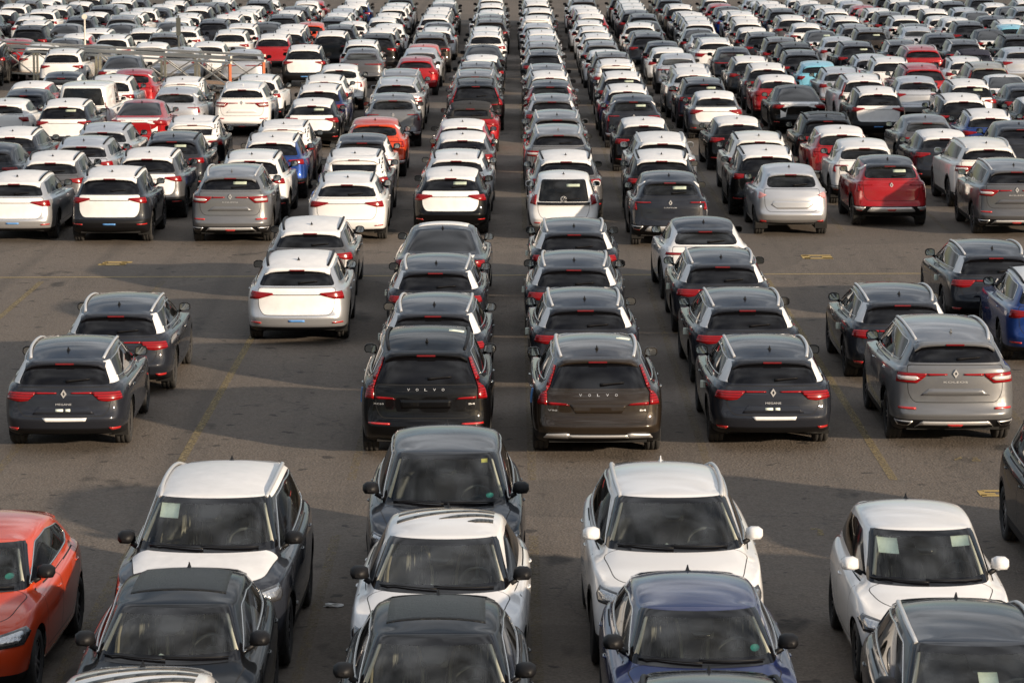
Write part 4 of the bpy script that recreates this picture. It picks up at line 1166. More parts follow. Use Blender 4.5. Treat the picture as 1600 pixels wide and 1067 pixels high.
def struct(name, me, mat):
    me.materials.append(mat); o = bpy.data.objects.new(name, me); COL.objects.link(o); o['kind'] = 'structure'; return o
gm = bpy.data.meshes.new('ground'); gm.from_pydata([(-500, -80, 0), (500, -80, 0), (500, 1200, 0), (-500, 1200, 0)], [], [(0, 1, 2, 3)])
struct('ground', gm, asphalt())
L_OLD, L_MID, L_THIN, L_NEW = line_paint('old_yellow_paint', .575), line_paint('worn_yellow_paint', .49), line_paint('thin_yellow_paint', .34, (.34, .25, .09), (.28, .21, .09)), line_paint('fresh_yellow_paint', .30, (.42, .28, .07), (.34, .24, .09))
def strip(x0, y0, x1, y1, w, mat, name='bay_line'):
    d = Vector((x1-x0, y1-y0, 0)).normalized(); q = Vector((-d.y, d.x, 0))*w/2
    me = bpy.data.meshes.new(name)
    me.from_pydata([tuple(Vector((x0, y0, .004))-q), tuple(Vector((x1, y1, .004))-q), tuple(Vector((x1, y1, .004))+q), tuple(Vector((x0, y0, .004))+q)], [], [(0, 1, 2, 3)])
    return struct(name, me, mat)
for i in range(-6, 7):
    x = i*2.445 + .24
    m_ = L_MID if i in (-2, 2, -4, 4) else L_OLD
    strip(x, 44.3, x, 67.0 + x*.0375, .12, m_)
    strip(x, 76.5, x, 121.0, .12, L_OLD)
    if -3 <= i <= 3: strip(x, 25.0, x, 40.5, .12, L_OLD)
strip(-28, 66.7, 28, 68.8, .10, L_THIN, 'lane_line')
def painted(name, polys, mat, dx=0, dy=0):
    vs, fs = [], []
    for p in polys:
        fs.append(tuple(range(len(vs), len(vs)+len(p)))); vs += [(a*.72+dx, b*.85+dy, .006) for a, b in p]
    me = bpy.data.meshes.new(name); me.from_pydata(vs, [], fs); return struct(name, me, mat)
def bar(x0, x1, y, w=.22, sk=.0): return [(x0, y), (x1, y+sk), (x1, y+w+sk), (x0, y+w)]
# what the photograph shows of the bay numbers: flattened yellow strokes on the lanes
painted('painted_number', [bar(-.50, .28, 0, .30), bar(-.40, .42, .50, .32), bar(.12, .30, .10, .60), bar(-.42, -.28, .10, .60)], L_NEW, -8.40, 69.5)
painted('painted_number', [bar(-.42, .45, .62, .26), bar(-.45, -.22, .05, .75), bar(-.40, .45, 0, .26), bar(.15, .45, .1, .6)], L_NEW, 6.5, 70.7)
painted('painted_number', [bar(-.28, .10, 0, .16), bar(-.20, .25, .40, .14), bar(-.30, -.18, .08, .42), bar(-.18, 0, .18, .12), bar(.12, .25, 0, .34)], L_NEW, 6.36, 43.1)
painted('painted_number', [bar(-.20, -.02, 0, .16, .25), bar(.13, .30, -.05, .18), bar(.18, .28, .1, .25)], L_MID, 6.3, 45.8)
painted('painted_number', [[(-.03, 0), (.09, -.05), (.11, .40), (.03, .45)], [(-.10, .40), (.04, .40), (.03, .50), (-.09, .52)]], L_MID, 3.77, 40.5)

# ------------------------------------------------------------------ the parked cars
KIND = {'M': 'estate_car', 'V': 'estate_car', 'O': 'estate_car', 'K': 'suv', 'X': 'suv', 'Q': 'suv', 'B': 'suv', 'G': 'suv', 'L': 'liftback_car', 'E': 'crossover_car',
        'C': 'crossover_car', 'Z': 'hatchback', 'H': 'hatchback', 'P': 'hatchback', 'U': 'city_car', 'T': 'van'}
CATEGORY = {'estate_car': 'estate car', 'suv': 'SUV', 'liftback_car': 'liftback car', 'crossover_car': 'crossover', 'hatchback': 'hatchback', 'city_car': 'city car', 'van': 'van', 'convertible': 'convertible'}
TPL, INFO, FARM, MESHES = {}, {}, {}, {}
SEATM = seat_meshes('front')
def tpl(k):
    if k not in TPL:
        TPL[k], INFO[k] = build_car(k)
        TPL[k] += cabin_parts(INFO[k], False, SEATM)
    return TPL[k]

def role_mat(role, k, paint_, fl):
    p = 'p_' + paint_
    if role in ('paint', 'recess'): return p
    if role == 'roof':
        if 's' in fl: return 'fabricblue' if 'n' in fl else 'fabric'
        if 'r' in fl or 'c' in fl: return 'film'
        if 'g' in fl: return 'p_dark'
        if 'o' in fl: return 'p_black' if paint_ == 'black' else p
        return p
    if role == 'hood': return 'film' if 'h' in fl else p
    if role == 'tailgate': return 'film' if 't' in fl or 'c' in fl else p
    if role == 'rail': return MODELS[k]['rails']
    if role == 'lamppink': return 'lamppink'
    if role == 'mirrorcap': return p if k in ('K', 'U', 'B', 'V', 'X', 'T') and paint_ in ('white', 'pearl', 'silver', 'grey', 'brown', 'black') else 'black'
    if role == 'antenna': return p if (k == 'K' and paint_ in ('white', 'steel')) else 'black'
    if role == 'film2': return 'film'
    return role
MATS['lamppink'] = plain('pink_lamp_lens', (.50, .22, .22), rough=.15, coat=1.0, bscale=30)

def inst_mesh(me, roles, k, p, fl):
    mats = tuple(role_mat(r, k, p, fl) for r in roles)
    key = (me.name, mats)
    if key not in MESHES:
        c = me.copy()
        for x in mats: c.materials.append(MAT(x))
        MESHES[key] = c
    return MESHES[key]

def far_mesh(k):
    if k in FARM: return FARM[k]
    bm = bmesh.new(); roles = []
    def put(t, at):
        if not t.far: return
        tmp = t.me.copy(); tmp.transform(at @ t.at)
        n0 = len(bm.faces); bm.from_mesh(tmp); bpy.data.meshes.remove(tmp)
        bm.faces.ensure_lookup_table()
        mp = []
        for r in t.roles:
            if r not in roles: roles.append(r)
            mp.append(roles.index(r))
        for f in bm.faces[n0:]: f.material_index = mp[min(f.material_index, len(mp)-1)]
        for c in t.kids: put(c, at @ t.at)
    for t in tpl(k): put(t, Matrix())
    me = bpy.data.meshes.new(k+'_far'); bm.to_mesh(me); bm.free(); me.shade_smooth()
    FARM[k] = (me, roles); return FARM[k]

EXTRA = {}
def extra(kind, k):
    """cover sheets, films, labels, stripes: made once per body and shared"""
    if (kind, k) in EXTRA: return EXTRA[kind, k]
    tpl(k); I = INFO[k]; s, X, m = I['surf'], I['X'], I['m']; L, hw = m['L'], m['W']/2; out = []
    if kind == 'cover':                       # white sheet over the back of the car, a slot left for the rear window
        zt, zb, wt, wb = I['zt'], I['zb'], I['wt'], I['wb']; sl = (zt-zb)
        z1, z2, a = zt-sl*.42, zb+sl*.12, wb-.14
        polys = [[(wt+.10, zt+.05), (-(wt+.10), zt+.05), (-(wt+.14), z1), (wt+.14, z1)], [(wb+.05, z2), (-(wb+.05), z2), (-(wb+.10), zb-.08), (wb+.10, zb-.08)],
                 [(a, z1), (a-.02, z2), (wb+.06, z2), (wt+.14, z1)], [(-a, z1), (-(wt+.14), z1), (-(wb+.06), z2), (-(a-.02), z2)]]
        out.append(Tpl('cover_sheet', patch(s, polys, 'rear', -1, .012, k+'_cover', res=.07), ['film']))
    if kind == 'soft':
        zt, zb, wt, wb = I['zt'], I['zb'], I['wt'], I['wb']; sl = zt-zb; z1, z2, a = zt-sl*.25, zb+sl*.10, wb-.16
        polys = [[(wt+.12, zt+.05), (-(wt+.12), zt+.05), (-(wt+.18), z1), (wt+.18, z1)], [(wb+.08, z2), (-(wb+.08), z2), (-(wb+.10), zb-.05), (wb+.10, zb-.05)],
                 [(a, z1), (a+.02, z2), (wb+.08, z2), (wt+.18, z1)], [(-a, z1), (-(wt+.18), z1), (-(wb+.08), z2), (-(a+.02), z2)]]
        out.append(Tpl('soft_top', patch(s, polys, 'rear', -1, .012, k+'_soft', res=.07), ['roof']))
    if kind == 'tailfilm':
        out.append(Tpl('tail_film', patch(s, [[(.60, .975), (.58, .90), (-.58, .90), (-.60, .975)], [(.58, .90), (.50, .845), (.30, .885), (.28, .90)], [(-.58, .90), (-.28, .90), (-.30, .885), (-.50, .845)]], 'rear', -1, .012, k+'_tail_film', res=.06), ['film']))
        out.append(Tpl('tail_film', patch(s, [[(X(.07), .60), (X(.46), .64), (X(.46), -.64), (X(.07), -.60)]], 'top', 1, .010, k+'_deck_film', res=.07), ['film']))
    if kind == 'roofstrip':
        a = X(L-m['g_ft']-.15); out.append(Tpl('roof_film', patch(s, [[(a-.85, .47), (a, .49), (a, -.49), (a-.85, -.47)]], 'top', 1, .006, k+'_roof_film', res=.08), ['film']))
    if kind == 'panorama':
        a = X(L-m['g_ft']-.42); out.append(Tpl('glass_roof', patch(s, [[(a-1.15, .44), (a, .45), (a, -.45), (a-1.15, -.44)]], 'top', 1, .003, k+'_glass_roof', thick=.004, res=.08), ['wetglass']))
    if kind == 'sunroof':
        a = X(L-m['g_ft']-.25); out.append(Tpl('glass_roof', patch(s, [[(a-.75, .42), (a, .43), (a, -.43), (a-.75, -.42)]], 'top', 1, .004, k+'_sunroof', res=.08), ['gloss']))
    if kind == 'stripes':
        b = X(m['g_rt']+.16); pol = []
        for i, ya in enumerate((-.50, -.50, -.50, -.06, .24)):       # curved stripes fanning over the back half of the roof
            n = 6
            def xc(y): return b + .06 + i*.235 + (.34+.09*i)*((.50-y))**1.25
            for k2 in range(n):
                y0, y1 = ya + (.50-ya)*k2/n, ya + (.50-ya)*(k2+1)/n
                w0, w1 = [.070*min(1, .10+(y-ya)/(.50-ya)*2.6) if i > 2 else .062 for y in (y0, y1)]
                pol.append([(xc(y0)-w0, y0), (xc(y1)-w1, y1), (xc(y1)+w1, y1), (xc(y0)+w0, y0)])
        out.append(Tpl('stripe_decal', patch(s, pol, 'top', 1, .004, k+'_stripes', res=.12), ['decal']))
    if kind == 'tape':
        z = .455 if MODELS[k]['rclad'] < .5 else .475
        out.append(Tpl('blue_tape', patch(s, [[(.14, z), (.14, z-.035), (-.14, z-.035), (-.14, z)]], 'rear', -1, .008, k+'_blue_tape'), ['tape']))
    if kind == 'rlabel':
        a = X(m['g_rt']+1.15); out.append(Tpl('roof_label', patch(s, [[(a, -.30), (a+.16, -.30), (a+.16, -.52), (a, -.52)]], 'top', 1, .005, k+'_roof_label', res=.08), ['paper']))
        out.append(Tpl('corner_tape', patch(s, [[(X(.95), .90), (X(1.06), .90), (X(1.06), .70), (X(.95), .70)]], 'side', 1, .010, k+'_corner_tape', res=.08), ['tape']))
    if kind == 'wpaper':                      # sheet behind the rear window
        z = I['zt']-.10; out.append(Tpl('window_sheet', patch(s, [[(-.06, z), (-.06, z-.06), (-.36, z-.06), (-.36, z)]], 'rear', -1, .004, k+'_window_sheet', res=.08), ['sheet']))
    if kind == 'doortag':
        x = I['sB']-.75; out.append(Tpl('door_tag', patch(s, [[(x, .80), (x+.05, .80), (x+.05, .70), (x, .70)]], 'side', 1, .03, k+'_door_tag', res=.08), ['paper']))
    def wsheet(name, y, z, w, h, role, round_=False):
        pol = [[(y+w/2*math.cos(2*math.pi*i/12), z+h/2*math.sin(2*math.pi*i/12)) for i in range(12)]] if round_ else [[(y-w/2, z-h/2), (y+w/2, z-h/2), (y+w/2, z+h/2), (y-w/2, z+h/2)]]
        out.append(Tpl(name, patch(s, pol, 'rear', 1, -.006, k+'_'+name, thick=.002, res=.1), [role]))
    zt, zb = I['zwt'], I['zwb']
    if kind == 'ws_B': wsheet('windscreen_sheet', -.43, zt-.10, .20, .12, 'paper')
    if kind == 'ws_U': wsheet('windscreen_sheet', -.38, zt-.12, .20, .12, 'paper'); wsheet('windscreen_sheet', .37, zt-.075, .19, .10, 'paper')
    if kind == 'ws_G': wsheet('yellow_sticker', .44, zt-.065, .07, .035, 'yellowst'); wsheet('green_sticker', .50, zb+.10, .09, .05, 'green', True)
    if kind == 'ws_P': wsheet('green_sticker', .48, zb+.12, .09, .05, 'green', True)
    if kind == 'ws_M': wsheet('windscreen_sheet', .04, zt-.21, .17, .13, 'paper')
    if kind == 'dash':
        cx = X(L-m['g_fb']); db = bmesh.new()
        pts = [(cx-.33, .02, m['z_fb']-.035), (cx-.20, .0, m['z_fb']-.02), (cx-.19, -.16, m['z_fb']-.03), (cx-.31, -.15, m['z_fb']-.015)]
        a = [db.verts.new(p) for p in pts]; c = db.verts.new((cx-.26, -.08, m['z_fb']+.03))
        for i in range(4): db.faces.new((a[i], a[(i+1) % 4], c))
        me = bpy.data.meshes.new(k+'_dash_paper'); db.to_mesh(me); db.free(); out.append(Tpl('dashboard_paper', me, ['paper']))
    EXTRA[kind, k] = out
    return out
MATS['wetglass'] = plain('wet_glass_roof', (.006, .006, .006), rough=.30, spec=.25, bump=.7, bscale=55)
MATS['sheet'] = plain('pale_green_sheet', (.36, .42, .34), rough=.7)

def extras_of(k, p, fl, face, near):
    e = []
    if 'c' in fl: e.append('cover')
    if 's' in fl: e.append('soft')
    if 'F' in fl: e.append('tailfilm')
    if 'R' in fl: e.append('roofstrip')
    if 'o' in fl: e.append('panorama')
    if 'w' in fl: e.append('stripes')
    if face > 0:
        if 'd' in fl: e.append('tape')
        if 'l' in fl and k in 'XV': e.append('rlabel')
        if 'p' in fl: e.append('wpaper')
        if k == 'M' and near: e.append('doortag')
    else:
        e.append({'B': 'ws_B', 'U': 'ws_U', 'G': 'ws_G', 'P': 'ws_P', 'M': 'ws_M', 'H': 'dash', 'K': 'dash', 'O': 'dash'}[k] if not (k == 'P' and 'o' in fl) else 'dash')
    return [t for x in e for t in extra(x, k)]
CAR_TABLE = '''
O dark - 1.63 26.04 -1
H white w -3.17 26.45 -1
P pearl - -5.18 26.60 -1
M dark p 4.11 29.11 -1
H dark - 6.70 29.40 -1
P black o -0.71 29.44 -1
P navy - 1.71 30.56 -1
P black o -3.17 30.69 -1
H white w -0.73 33.68 -1
P orange - -5.55 33.73 -1
U white p 4.22 34.16 -1
H dark - 6.80 34.20 -1
B dark rh -3.19 35.15 -1
K white - 1.66 35.17 -1
G dark - -0.79 38.07 -1
G black - 6.88 38.90 -1
X black l -1.24 48.07 1
V brown l 1.16 48.13 1
M dark - -6.41 48.65 1
M dark - 3.65 48.78 1
K steel - 6.27 49.09 1
M dark - -6.27 53.81 1
M dark - -1.24 53.81 1
M dark - 3.68 54.52 1
M dark - 1.11 54.52 1
M dark - 6.24 55.16 1
O blue r 9.12 57.09 1
M dark - -1.36 59.56 1
O silver rtd -3.81 59.66 1
M dark - 1.09 60.04 1
M dark - 3.69 60.52 1
M dark - 8.70 61.90 1
L dark RF -1.36 64.47 1
E white g 3.65 65.36 1
O grey r -3.94 65.70 1
M dark - 1.16 65.88 1
C dark p 3.43 74.94 1
K steel p -6.31 75.63 1
Q dark rtd -8.99 75.64 1
O white - -3.76 76.00 1
U white p 1.12 76.04 1
O silver rtd -11.18 76.16 1
Z silver - 6.29 77.25 1
K grey - 11.37 77.25 1
H black rtp -1.43 77.35 1
C red gp 8.76 79.24 1
Q grey r 1.19 80.20 1
Q white - -6.23 80.38 1
Q black r 3.52 80.38 1
Q dark c -3.80 80.71 1
Q grey rt -8.73 80.93 1
Q black r 6.08 81.65 1
O grey r -11.18 81.75 1
O white - -1.38 82.30 1
K pearl - 11.61 83.56 1
C white - 8.76 84.47 1
H dark - -13.13 84.52 1
K silver r 3.70 85.35 1
Q blue r -6.15 85.77 1
C white g -3.89 86.10 1
Q dark p -8.69 86.18 1
Q pearl - 6.23 86.22 1
O silver - -11.03 86.59 1
K steel - 1.13 88.08 1
H grey r -1.35 88.42 1
C red r 8.59 88.86 1
H dark r 11.30 89.07 1
O dark r -13.32 89.76 1
Q dark c -6.18 90.34 1
O silver - -11.10 91.43 1
Q black c -8.76 91.95 1
C orange - -3.81 92.08 1
H dark - 13.81 92.22 1
H red r -1.42 92.93 1
Q black o 8.62 93.39 1
K grey - 1.16 93.62 1
H black r 3.59 93.65 1
E grey - 11.48 94.05 1
H black r 6.19 94.13 1
O blue r 13.64 96.85 1
O silver - 15.78 97.70 1
Q dark rtp -13.17 99.09 1
H red s -1.31 100.37 1
L red F -11.18 100.81 1
Q black r 13.46 101.54 1
H black rtp -6.10 101.78 1
C dark p 3.58 101.79 1
P white - -15.42 102.09 1
C steel - -3.72 102.37 1
H black r 15.99 102.44 1
T white - -13.16 103.66 1
M grey - 1.16 104.40 1
Q black rtd 11.26 104.92 1
H steel rt 6.27 105.32 1
C silver - -10.53 105.49 1
Q navy r -6.11 106.27 1
Q navy r 3.53 106.27 1
H dark - -15.40 106.40 1
K white - -8.56 106.82 1
L black F 9.02 107.91 1
Q dark rtp 14.63 108.77 1
X black - -1.27 108.80 1
C red g 1.19 108.99 1
K silver - -3.78 109.11 1
H dark - 16.58 109.11 1
Q dark p 6.14 109.81 1
Q black c -10.84 110.11 1
P red r -15.87 110.71 1
Q white - -13.30 111.14 1
Q white - -8.47 111.51 1
X white - 11.49 111.53 1
H silver - 13.53 113.26 1
Q dark rp 3.61 113.26 1
Q dark r 1.16 113.47 1
K grey - -1.31 113.65 1
L white - 16.62 113.80 1
O white r -6.40 113.81 1
H red r 8.88 113.91 1
K steel - -3.84 113.93 1
K silver r 6.01 114.50 1
E white g -15.45 115.00 1
C red - -13.09 115.62 1
X red - 14.18 117.88 1
Q dark r 8.88 118.40 1
C white - -6.15 118.42 1
O silver - 11.49 118.63 1
X beige - 16.63 118.71 1
O silver r 6.29 120.59 1
Q dark c 3.63 120.97 1
M grey - 1.15 121.32 1
O grey R -1.34 122.21 1
Q white - 13.68 122.59 1
Q dark r 8.60 122.97 1
P sky_blue - 11.11 123.15 1
O white - 16.82 125.59 1
Q brown - 3.66 126.06 1
L dark F -14.69 126.07 1
P red - -3.71 126.46 1
H black r -1.24 126.90 1
E silver - 6.18 127.23 1
O silver - 13.49 127.30 1
Q dark - 10.86 127.55 1
Q white t -17.18 128.40 1
Q black r -20.90 129.24 1
E silver - -10.43 130.03 1
K red - 15.69 130.42 1
H white - 3.52 130.76 1
E grey - -5.91 130.97 1
H white ns 17.97 131.23 1
Q black rtd -8.18 131.25 1
M dark - 1.14 131.34 1
E silver - -3.64 131.45 1
E dark p 8.58 131.93 1
H white l 6.05 132.68 1
H silver - 19.90 132.68 1
H silver - -13.04 132.68 1
Q black - 11.08 133.22 1
Q black r -20.99 133.85 1
Q dark p 13.60 134.23 1
L black F -1.25 134.24 1
L steel - -16.69 134.24 1
H white - -19.02 135.15 1
Q white - -6.14 135.52 1
P orange - -3.67 135.84 1
K white - 8.07 136.53 1
H white - -14.73 136.68 1
O steel - 1.19 136.94 1
H white - -12.45 137.20 1
H dark - 6.08 137.73 1
Q brown - 10.89 137.79 1
O steel - 3.55 137.98 1
M dark - 16.01 139.35 1
L grey - -18.69 139.84 1
H red - -20.72 139.85 1
M dark - 18.64 139.88 1
Q black - 20.89 140.06 1
Q white - -16.68 140.06 1
Q red r -10.05 140.62 1
Q black - -5.79 141.18 1
Q brown - -3.55 141.18 1
H silver - 13.62 141.50 1
Q brown - -14.70 141.74 1
Q dark - 5.67 142.22 1
O silver - 1.16 142.31 1
Q dark - 10.52 142.36 1
Q white t -1.22 142.88 1
Q black r -7.75 143.46 1
E white g 8.17 143.52 1
L steel F 23.14 143.60 1
L dark - -23.40 144.00 1
O white p 3.58 144.57 1
Q white - -12.17 144.63 1
P red r -18.84 144.76 1
H dark - 18.33 144.83 1
Q dark r -9.73 145.19 1
H dark - -3.70 145.67 1
Q white - -16.04 146.31 1
Q brown p 15.48 146.43 1
Q grey r -5.76 146.43 1
L dark - 5.69 146.99 1
L dark Fp 13.45 147.14 1
Q white - -1.22 147.63 1
O white - 1.18 148.11 1
L black F 20.99 148.38 1
C red r -23.55 148.81 1
Q white - 23.16 148.86 1
Q black - -21.40 148.89 1
L grey - 8.17 149.00 1
O white - -18.50 149.29 1
Q dark - -7.74 149.52 1
Q dark r -9.87 149.76 1
E silver - 17.97 150.12 1
H dark r 10.65 150.32 1
O white - -3.47 150.57 1
Q white - -12.18 150.79 1
O white - -14.81 151.02 1
O white - 3.58 151.20 1
C white - -5.66 151.61 1
Q white - 5.68 151.76 1
Q dark - 20.68 153.39 1
H sky_blue - 22.69 153.51 1
L steel - -20.48 153.66 1
O steel - 15.53 153.76 1
Q white - 8.43 153.91 1
L steel F -18.03 154.19 1
M dark - 18.44 154.76 1
Q grey r 10.68 154.81 1
H silver - 1.09 154.82 1
H white - 13.41 154.82 1
L grey - -3.52 155.48 1
L dark - -11.45 155.56 1
Q dark - -13.90 155.72 1
L steel F -15.94 155.92 1
Q brown - -1.12 156.11 1
P orange - -9.50 156.64 1
H white - -7.52 156.84 1
L dark - 6.13 156.94 1
O white - 3.46 157.78 1
O white - -22.47 157.78 1
O grey r 23.31 158.42 1
C white - 20.77 158.45 1
Q grey r 15.61 158.47 1
Q white - 8.53 158.52 1
K steel - -18.52 159.07 1
Q silver c 1.07 159.31 1
Q grey r 13.11 159.31 1
Q white - 18.43 159.47 1
O grey r 25.60 159.50 1
C red r 10.96 159.61 1
Q white - -25.92 160.00 1
Q white - -3.77 160.55 1
Q grey r -13.66 160.71 1
Q brown - -1.14 160.79 1
H white - -16.15 161.04 1
Q dark - -11.07 161.06 1
H white - -6.30 161.28 1
O dark - -8.62 161.52 1
Q dark - 6.19 161.75 1
C red r 3.71 162.62 1
O dark - -20.98 162.76 1
H white - -23.43 162.78 1
H white - 20.67 162.97 1
Q grey r 8.54 163.13 1
H dark - 23.17 163.17 1
O silver - 15.77 163.22 1
Q white - -18.62 163.81 1
H dark - 1.21 163.90 1
H white - 13.38 164.00 1
Q brown - 18.26 164.08 1
Q grey r 25.71 164.24 1
Q white - 11.07 164.58 1
L dark - -25.96 165.06 1
Q grey r -3.73 165.16 1
Q black r -11.07 165.67 1
C white - -13.51 165.77 1
O white - -1.35 165.85 1
O white - -16.13 166.02 1
O grey r -6.23 166.26 1
Q dark - 6.00 166.36 1
O white - -8.71 166.72 1
Q grey r 3.65 167.14 1
Q white - -23.46 167.31 1
Q black r 20.90 167.50 1
H black r -20.90 167.51 1
Q white - 15.93 167.97 1
L steel F 23.14 168.15 1
O blue r 8.61 168.19 1
Q grey r 1.29 168.43 1
Q dark - 13.35 168.53 1
Q white - 18.21 168.69 1
Q white - -18.63 168.87 1
K steel - 25.71 169.30 1
O blue r 11.00 169.64 1
Q black r -3.79 169.77 1
H black r -25.87 169.87 1
H white - -1.14 170.60 1
Q dark - -11.09 170.73 1
O white - -13.58 170.74 1
Q black r -16.06 170.77 1
Q white - 6.05 170.97 1
Q white - -6.16 171.00 1
O silver - -8.74 171.91 1
Q grey r -23.37 171.92 1
Q dark - -21.02 172.04 1
Q grey r 20.67 172.11 1
C red r 3.61 172.20 1
Q white - 15.91 172.58 1
H white - 1.12 173.04 1
P orange - 18.37 173.30 1
Q black r 8.53 173.39 1
O silver - 23.17 173.41 1
H dark - -18.43 173.48 1
Q grey r 13.47 173.59 1
Q dark - -3.69 174.38 1
Q white - -25.91 174.40 1
L dark - 25.77 174.49 1
E silver - 28.14 174.77 1
L dark - 11.09 174.83 1
O silver - -28.40 174.94 1
Q grey r -1.20 175.13 1
Q dark - -16.13 175.38 1
H black r -13.71 175.49 1
Q white - 6.17 175.58 1
Q white - -6.13 175.61 1
H black r -11.08 175.79 1
E silver - -21.07 176.65 1
H black r -8.69 176.66 1
H white - 3.56 176.72 1
Q dark - 20.75 176.72 1
O dark - -23.52 176.98 1
L dark - 15.83 177.64 1
P red - 18.43 177.73 1
H white - -18.57 178.01 1
Q black r 1.18 178.02 1
Q dark - 23.19 178.15 1
Q grey r 13.46 178.20 1
L steel F 8.63 178.45 1
C white - -3.76 178.99 1
Q brown - -26.02 179.46 1
Q grey r -28.43 179.68 1
H white - 28.12 179.73 1
H dark - -1.17 179.74 1
O white - 25.62 179.75 1
Q dark - -13.65 180.02 1
P red - 11.01 180.09 1
Q white - 6.13 180.19 1
H white - -6.19 180.22 1
C white - -11.15 180.32 1
O dark - -16.04 180.44 1
Q grey r -21.11 181.16 1
Q grey r 20.75 181.33 1
O blue r -8.54 181.64 1
Q brown - 3.70 181.70 1
H black r -23.48 181.73 1
E silver - 18.29 182.16 1
Q black r 23.18 182.76 1
H white - 13.49 182.81 1
O grey r 15.98 182.90 1
O grey r -18.48 182.99 1
C white - 1.14 183.08 1
Q dark - 8.49 183.26 1
O white - -3.82 183.96 1
H white - -25.86 184.07 1
Q white - -1.30 184.27 1
Q brown - -28.45 184.29 1
Q dark - 25.60 184.49 1
Q grey r 10.99 184.52 1
O grey r 28.06 184.71 1
Q dark - -6.26 184.75 1
P red - -11.09 184.84 1
H white - -13.61 185.08 1
Q brown - 5.98 185.25 1
O grey r -16.11 185.63 1
O dark - -20.96 186.22 1
Q black r -23.48 186.26 1
H black r -8.76 186.38 1
Q dark - 20.70 186.39 1
H black r 18.43 186.67 1
H white - 3.65 186.76 1
E silver - 13.45 187.34 1
H white - 23.33 187.37 1
Q white - 1.19 187.60 1
H white - 15.84 187.64 1
Q black r -18.59 187.73 1
Q black r 8.50 187.87 1
H white - -25.98 188.60 1
'''
CARS = []
for ln in CAR_TABLE.strip().splitlines():
    k, p, fl, x, y, face = ln.split()
    CARS.append(dict(k=k, p=p, fl=fl.replace('-', ''), x=float(x), y=float(y), face=int(face), L=MODELS[k]['L'], W=MODELS[k]['W']))

WORD = {'white': 'white', 'pearl': 'pearl white', 'silver': 'silver', 'grey': 'grey', 'steel': 'mid grey', 'dark': 'dark grey', 'black': 'black', 'brown': 'dark brown', 'beige': 'beige',
        'red': 'red', 'orange': 'orange', 'blue': 'bright blue', 'navy': 'navy blue', 'sky_blue': 'light blue'}
BODY = {'M': 'estate', 'V': 'estate', 'O': 'estate', 'K': 'SUV', 'X': 'SUV', 'Q': 'SUV', 'B': 'SUV', 'G': 'SUV', 'L': 'liftback', 'E': 'crossover', 'C': 'crossover', 'Z': 'hatchback', 'H': 'hatchback', 'P': 'hatchback', 'U': 'city car', 'T': 'van'}
def short(c):
    b = 'convertible' if 's' in c['fl'] else BODY[c['k']]
    w = WORD[c['p']]
    if 'r' in c['fl'] and c['p'] not in ('white', 'pearl'): return f'white-roofed {w} {b}'
    return f'{w} {b}'
def look(c):
    s, fl, k = short(c), c['fl'], c['k']
    w = WORD[c['p']]; b = BODY[k]
    if 's' in fl: return s + (' with navy fabric roof' if 'n' in fl else ' with black fabric roof')
    if 'c' in fl: return f'{w} {b} under a white cover'
    if 'F' in fl: return s + ' with white film on its tail'
    if 'w' in fl: return s + ' with curved dark roof stripes'
    if 'o' in fl: return s + ' with black glass roof'
    if 'h' in fl: return f'{w} {b} with white film on roof and hood'
    if 'r' in fl and 't' in fl: return f'{w} {b} with white film on roof and tailgate'
    if 't' in fl: return s + ' with white tailgate film'
    if 'g' in fl: return s + ' with dark grey roof'
    if k == 'M': return s + ' with silver roof rails'
    if k == 'X': return s + ' with tall red tail lights'
    if k == 'V': return s + ' with silver bumper bar'
    if k == 'K': return s + ' with thin silver rails'
    return s
for c in CARS:
    c['ahead'] = c['behind'] = c['lft'] = c['rgt'] = None
for c in CARS:
    for d in CARS:
        if c is d: continue
        if abs(c['x']-d['x']) < 1.1:
            gap = (d['y']-c['y'])
            if 0 < gap < (c['L']+d['L'])/2 + 2.2:
                a = 'ahead' if c['face'] > 0 else 'behind'
                if c[a] is None or abs(c[a]['y']-c['y']) > abs(gap): c[a] = d
            if 0 < -gap < (c['L']+d['L'])/2 + 2.2:
                a = 'behind' if c['face'] > 0 else 'ahead'
                if c[a] is None or abs(c[a]['y']-c['y']) > abs(gap): c[a] = d
        elif abs(c['x']-d['x']) < 3.1 and abs(c['y']-d['y']) < 2.6:
            a = 'rgt' if (d['x'] > c['x']) == (c['face'] > 0) else 'lft'
            if c[a] is None or abs(c[a]['y']-c['y']) > abs(d['y']-c['y']): c[a] = d
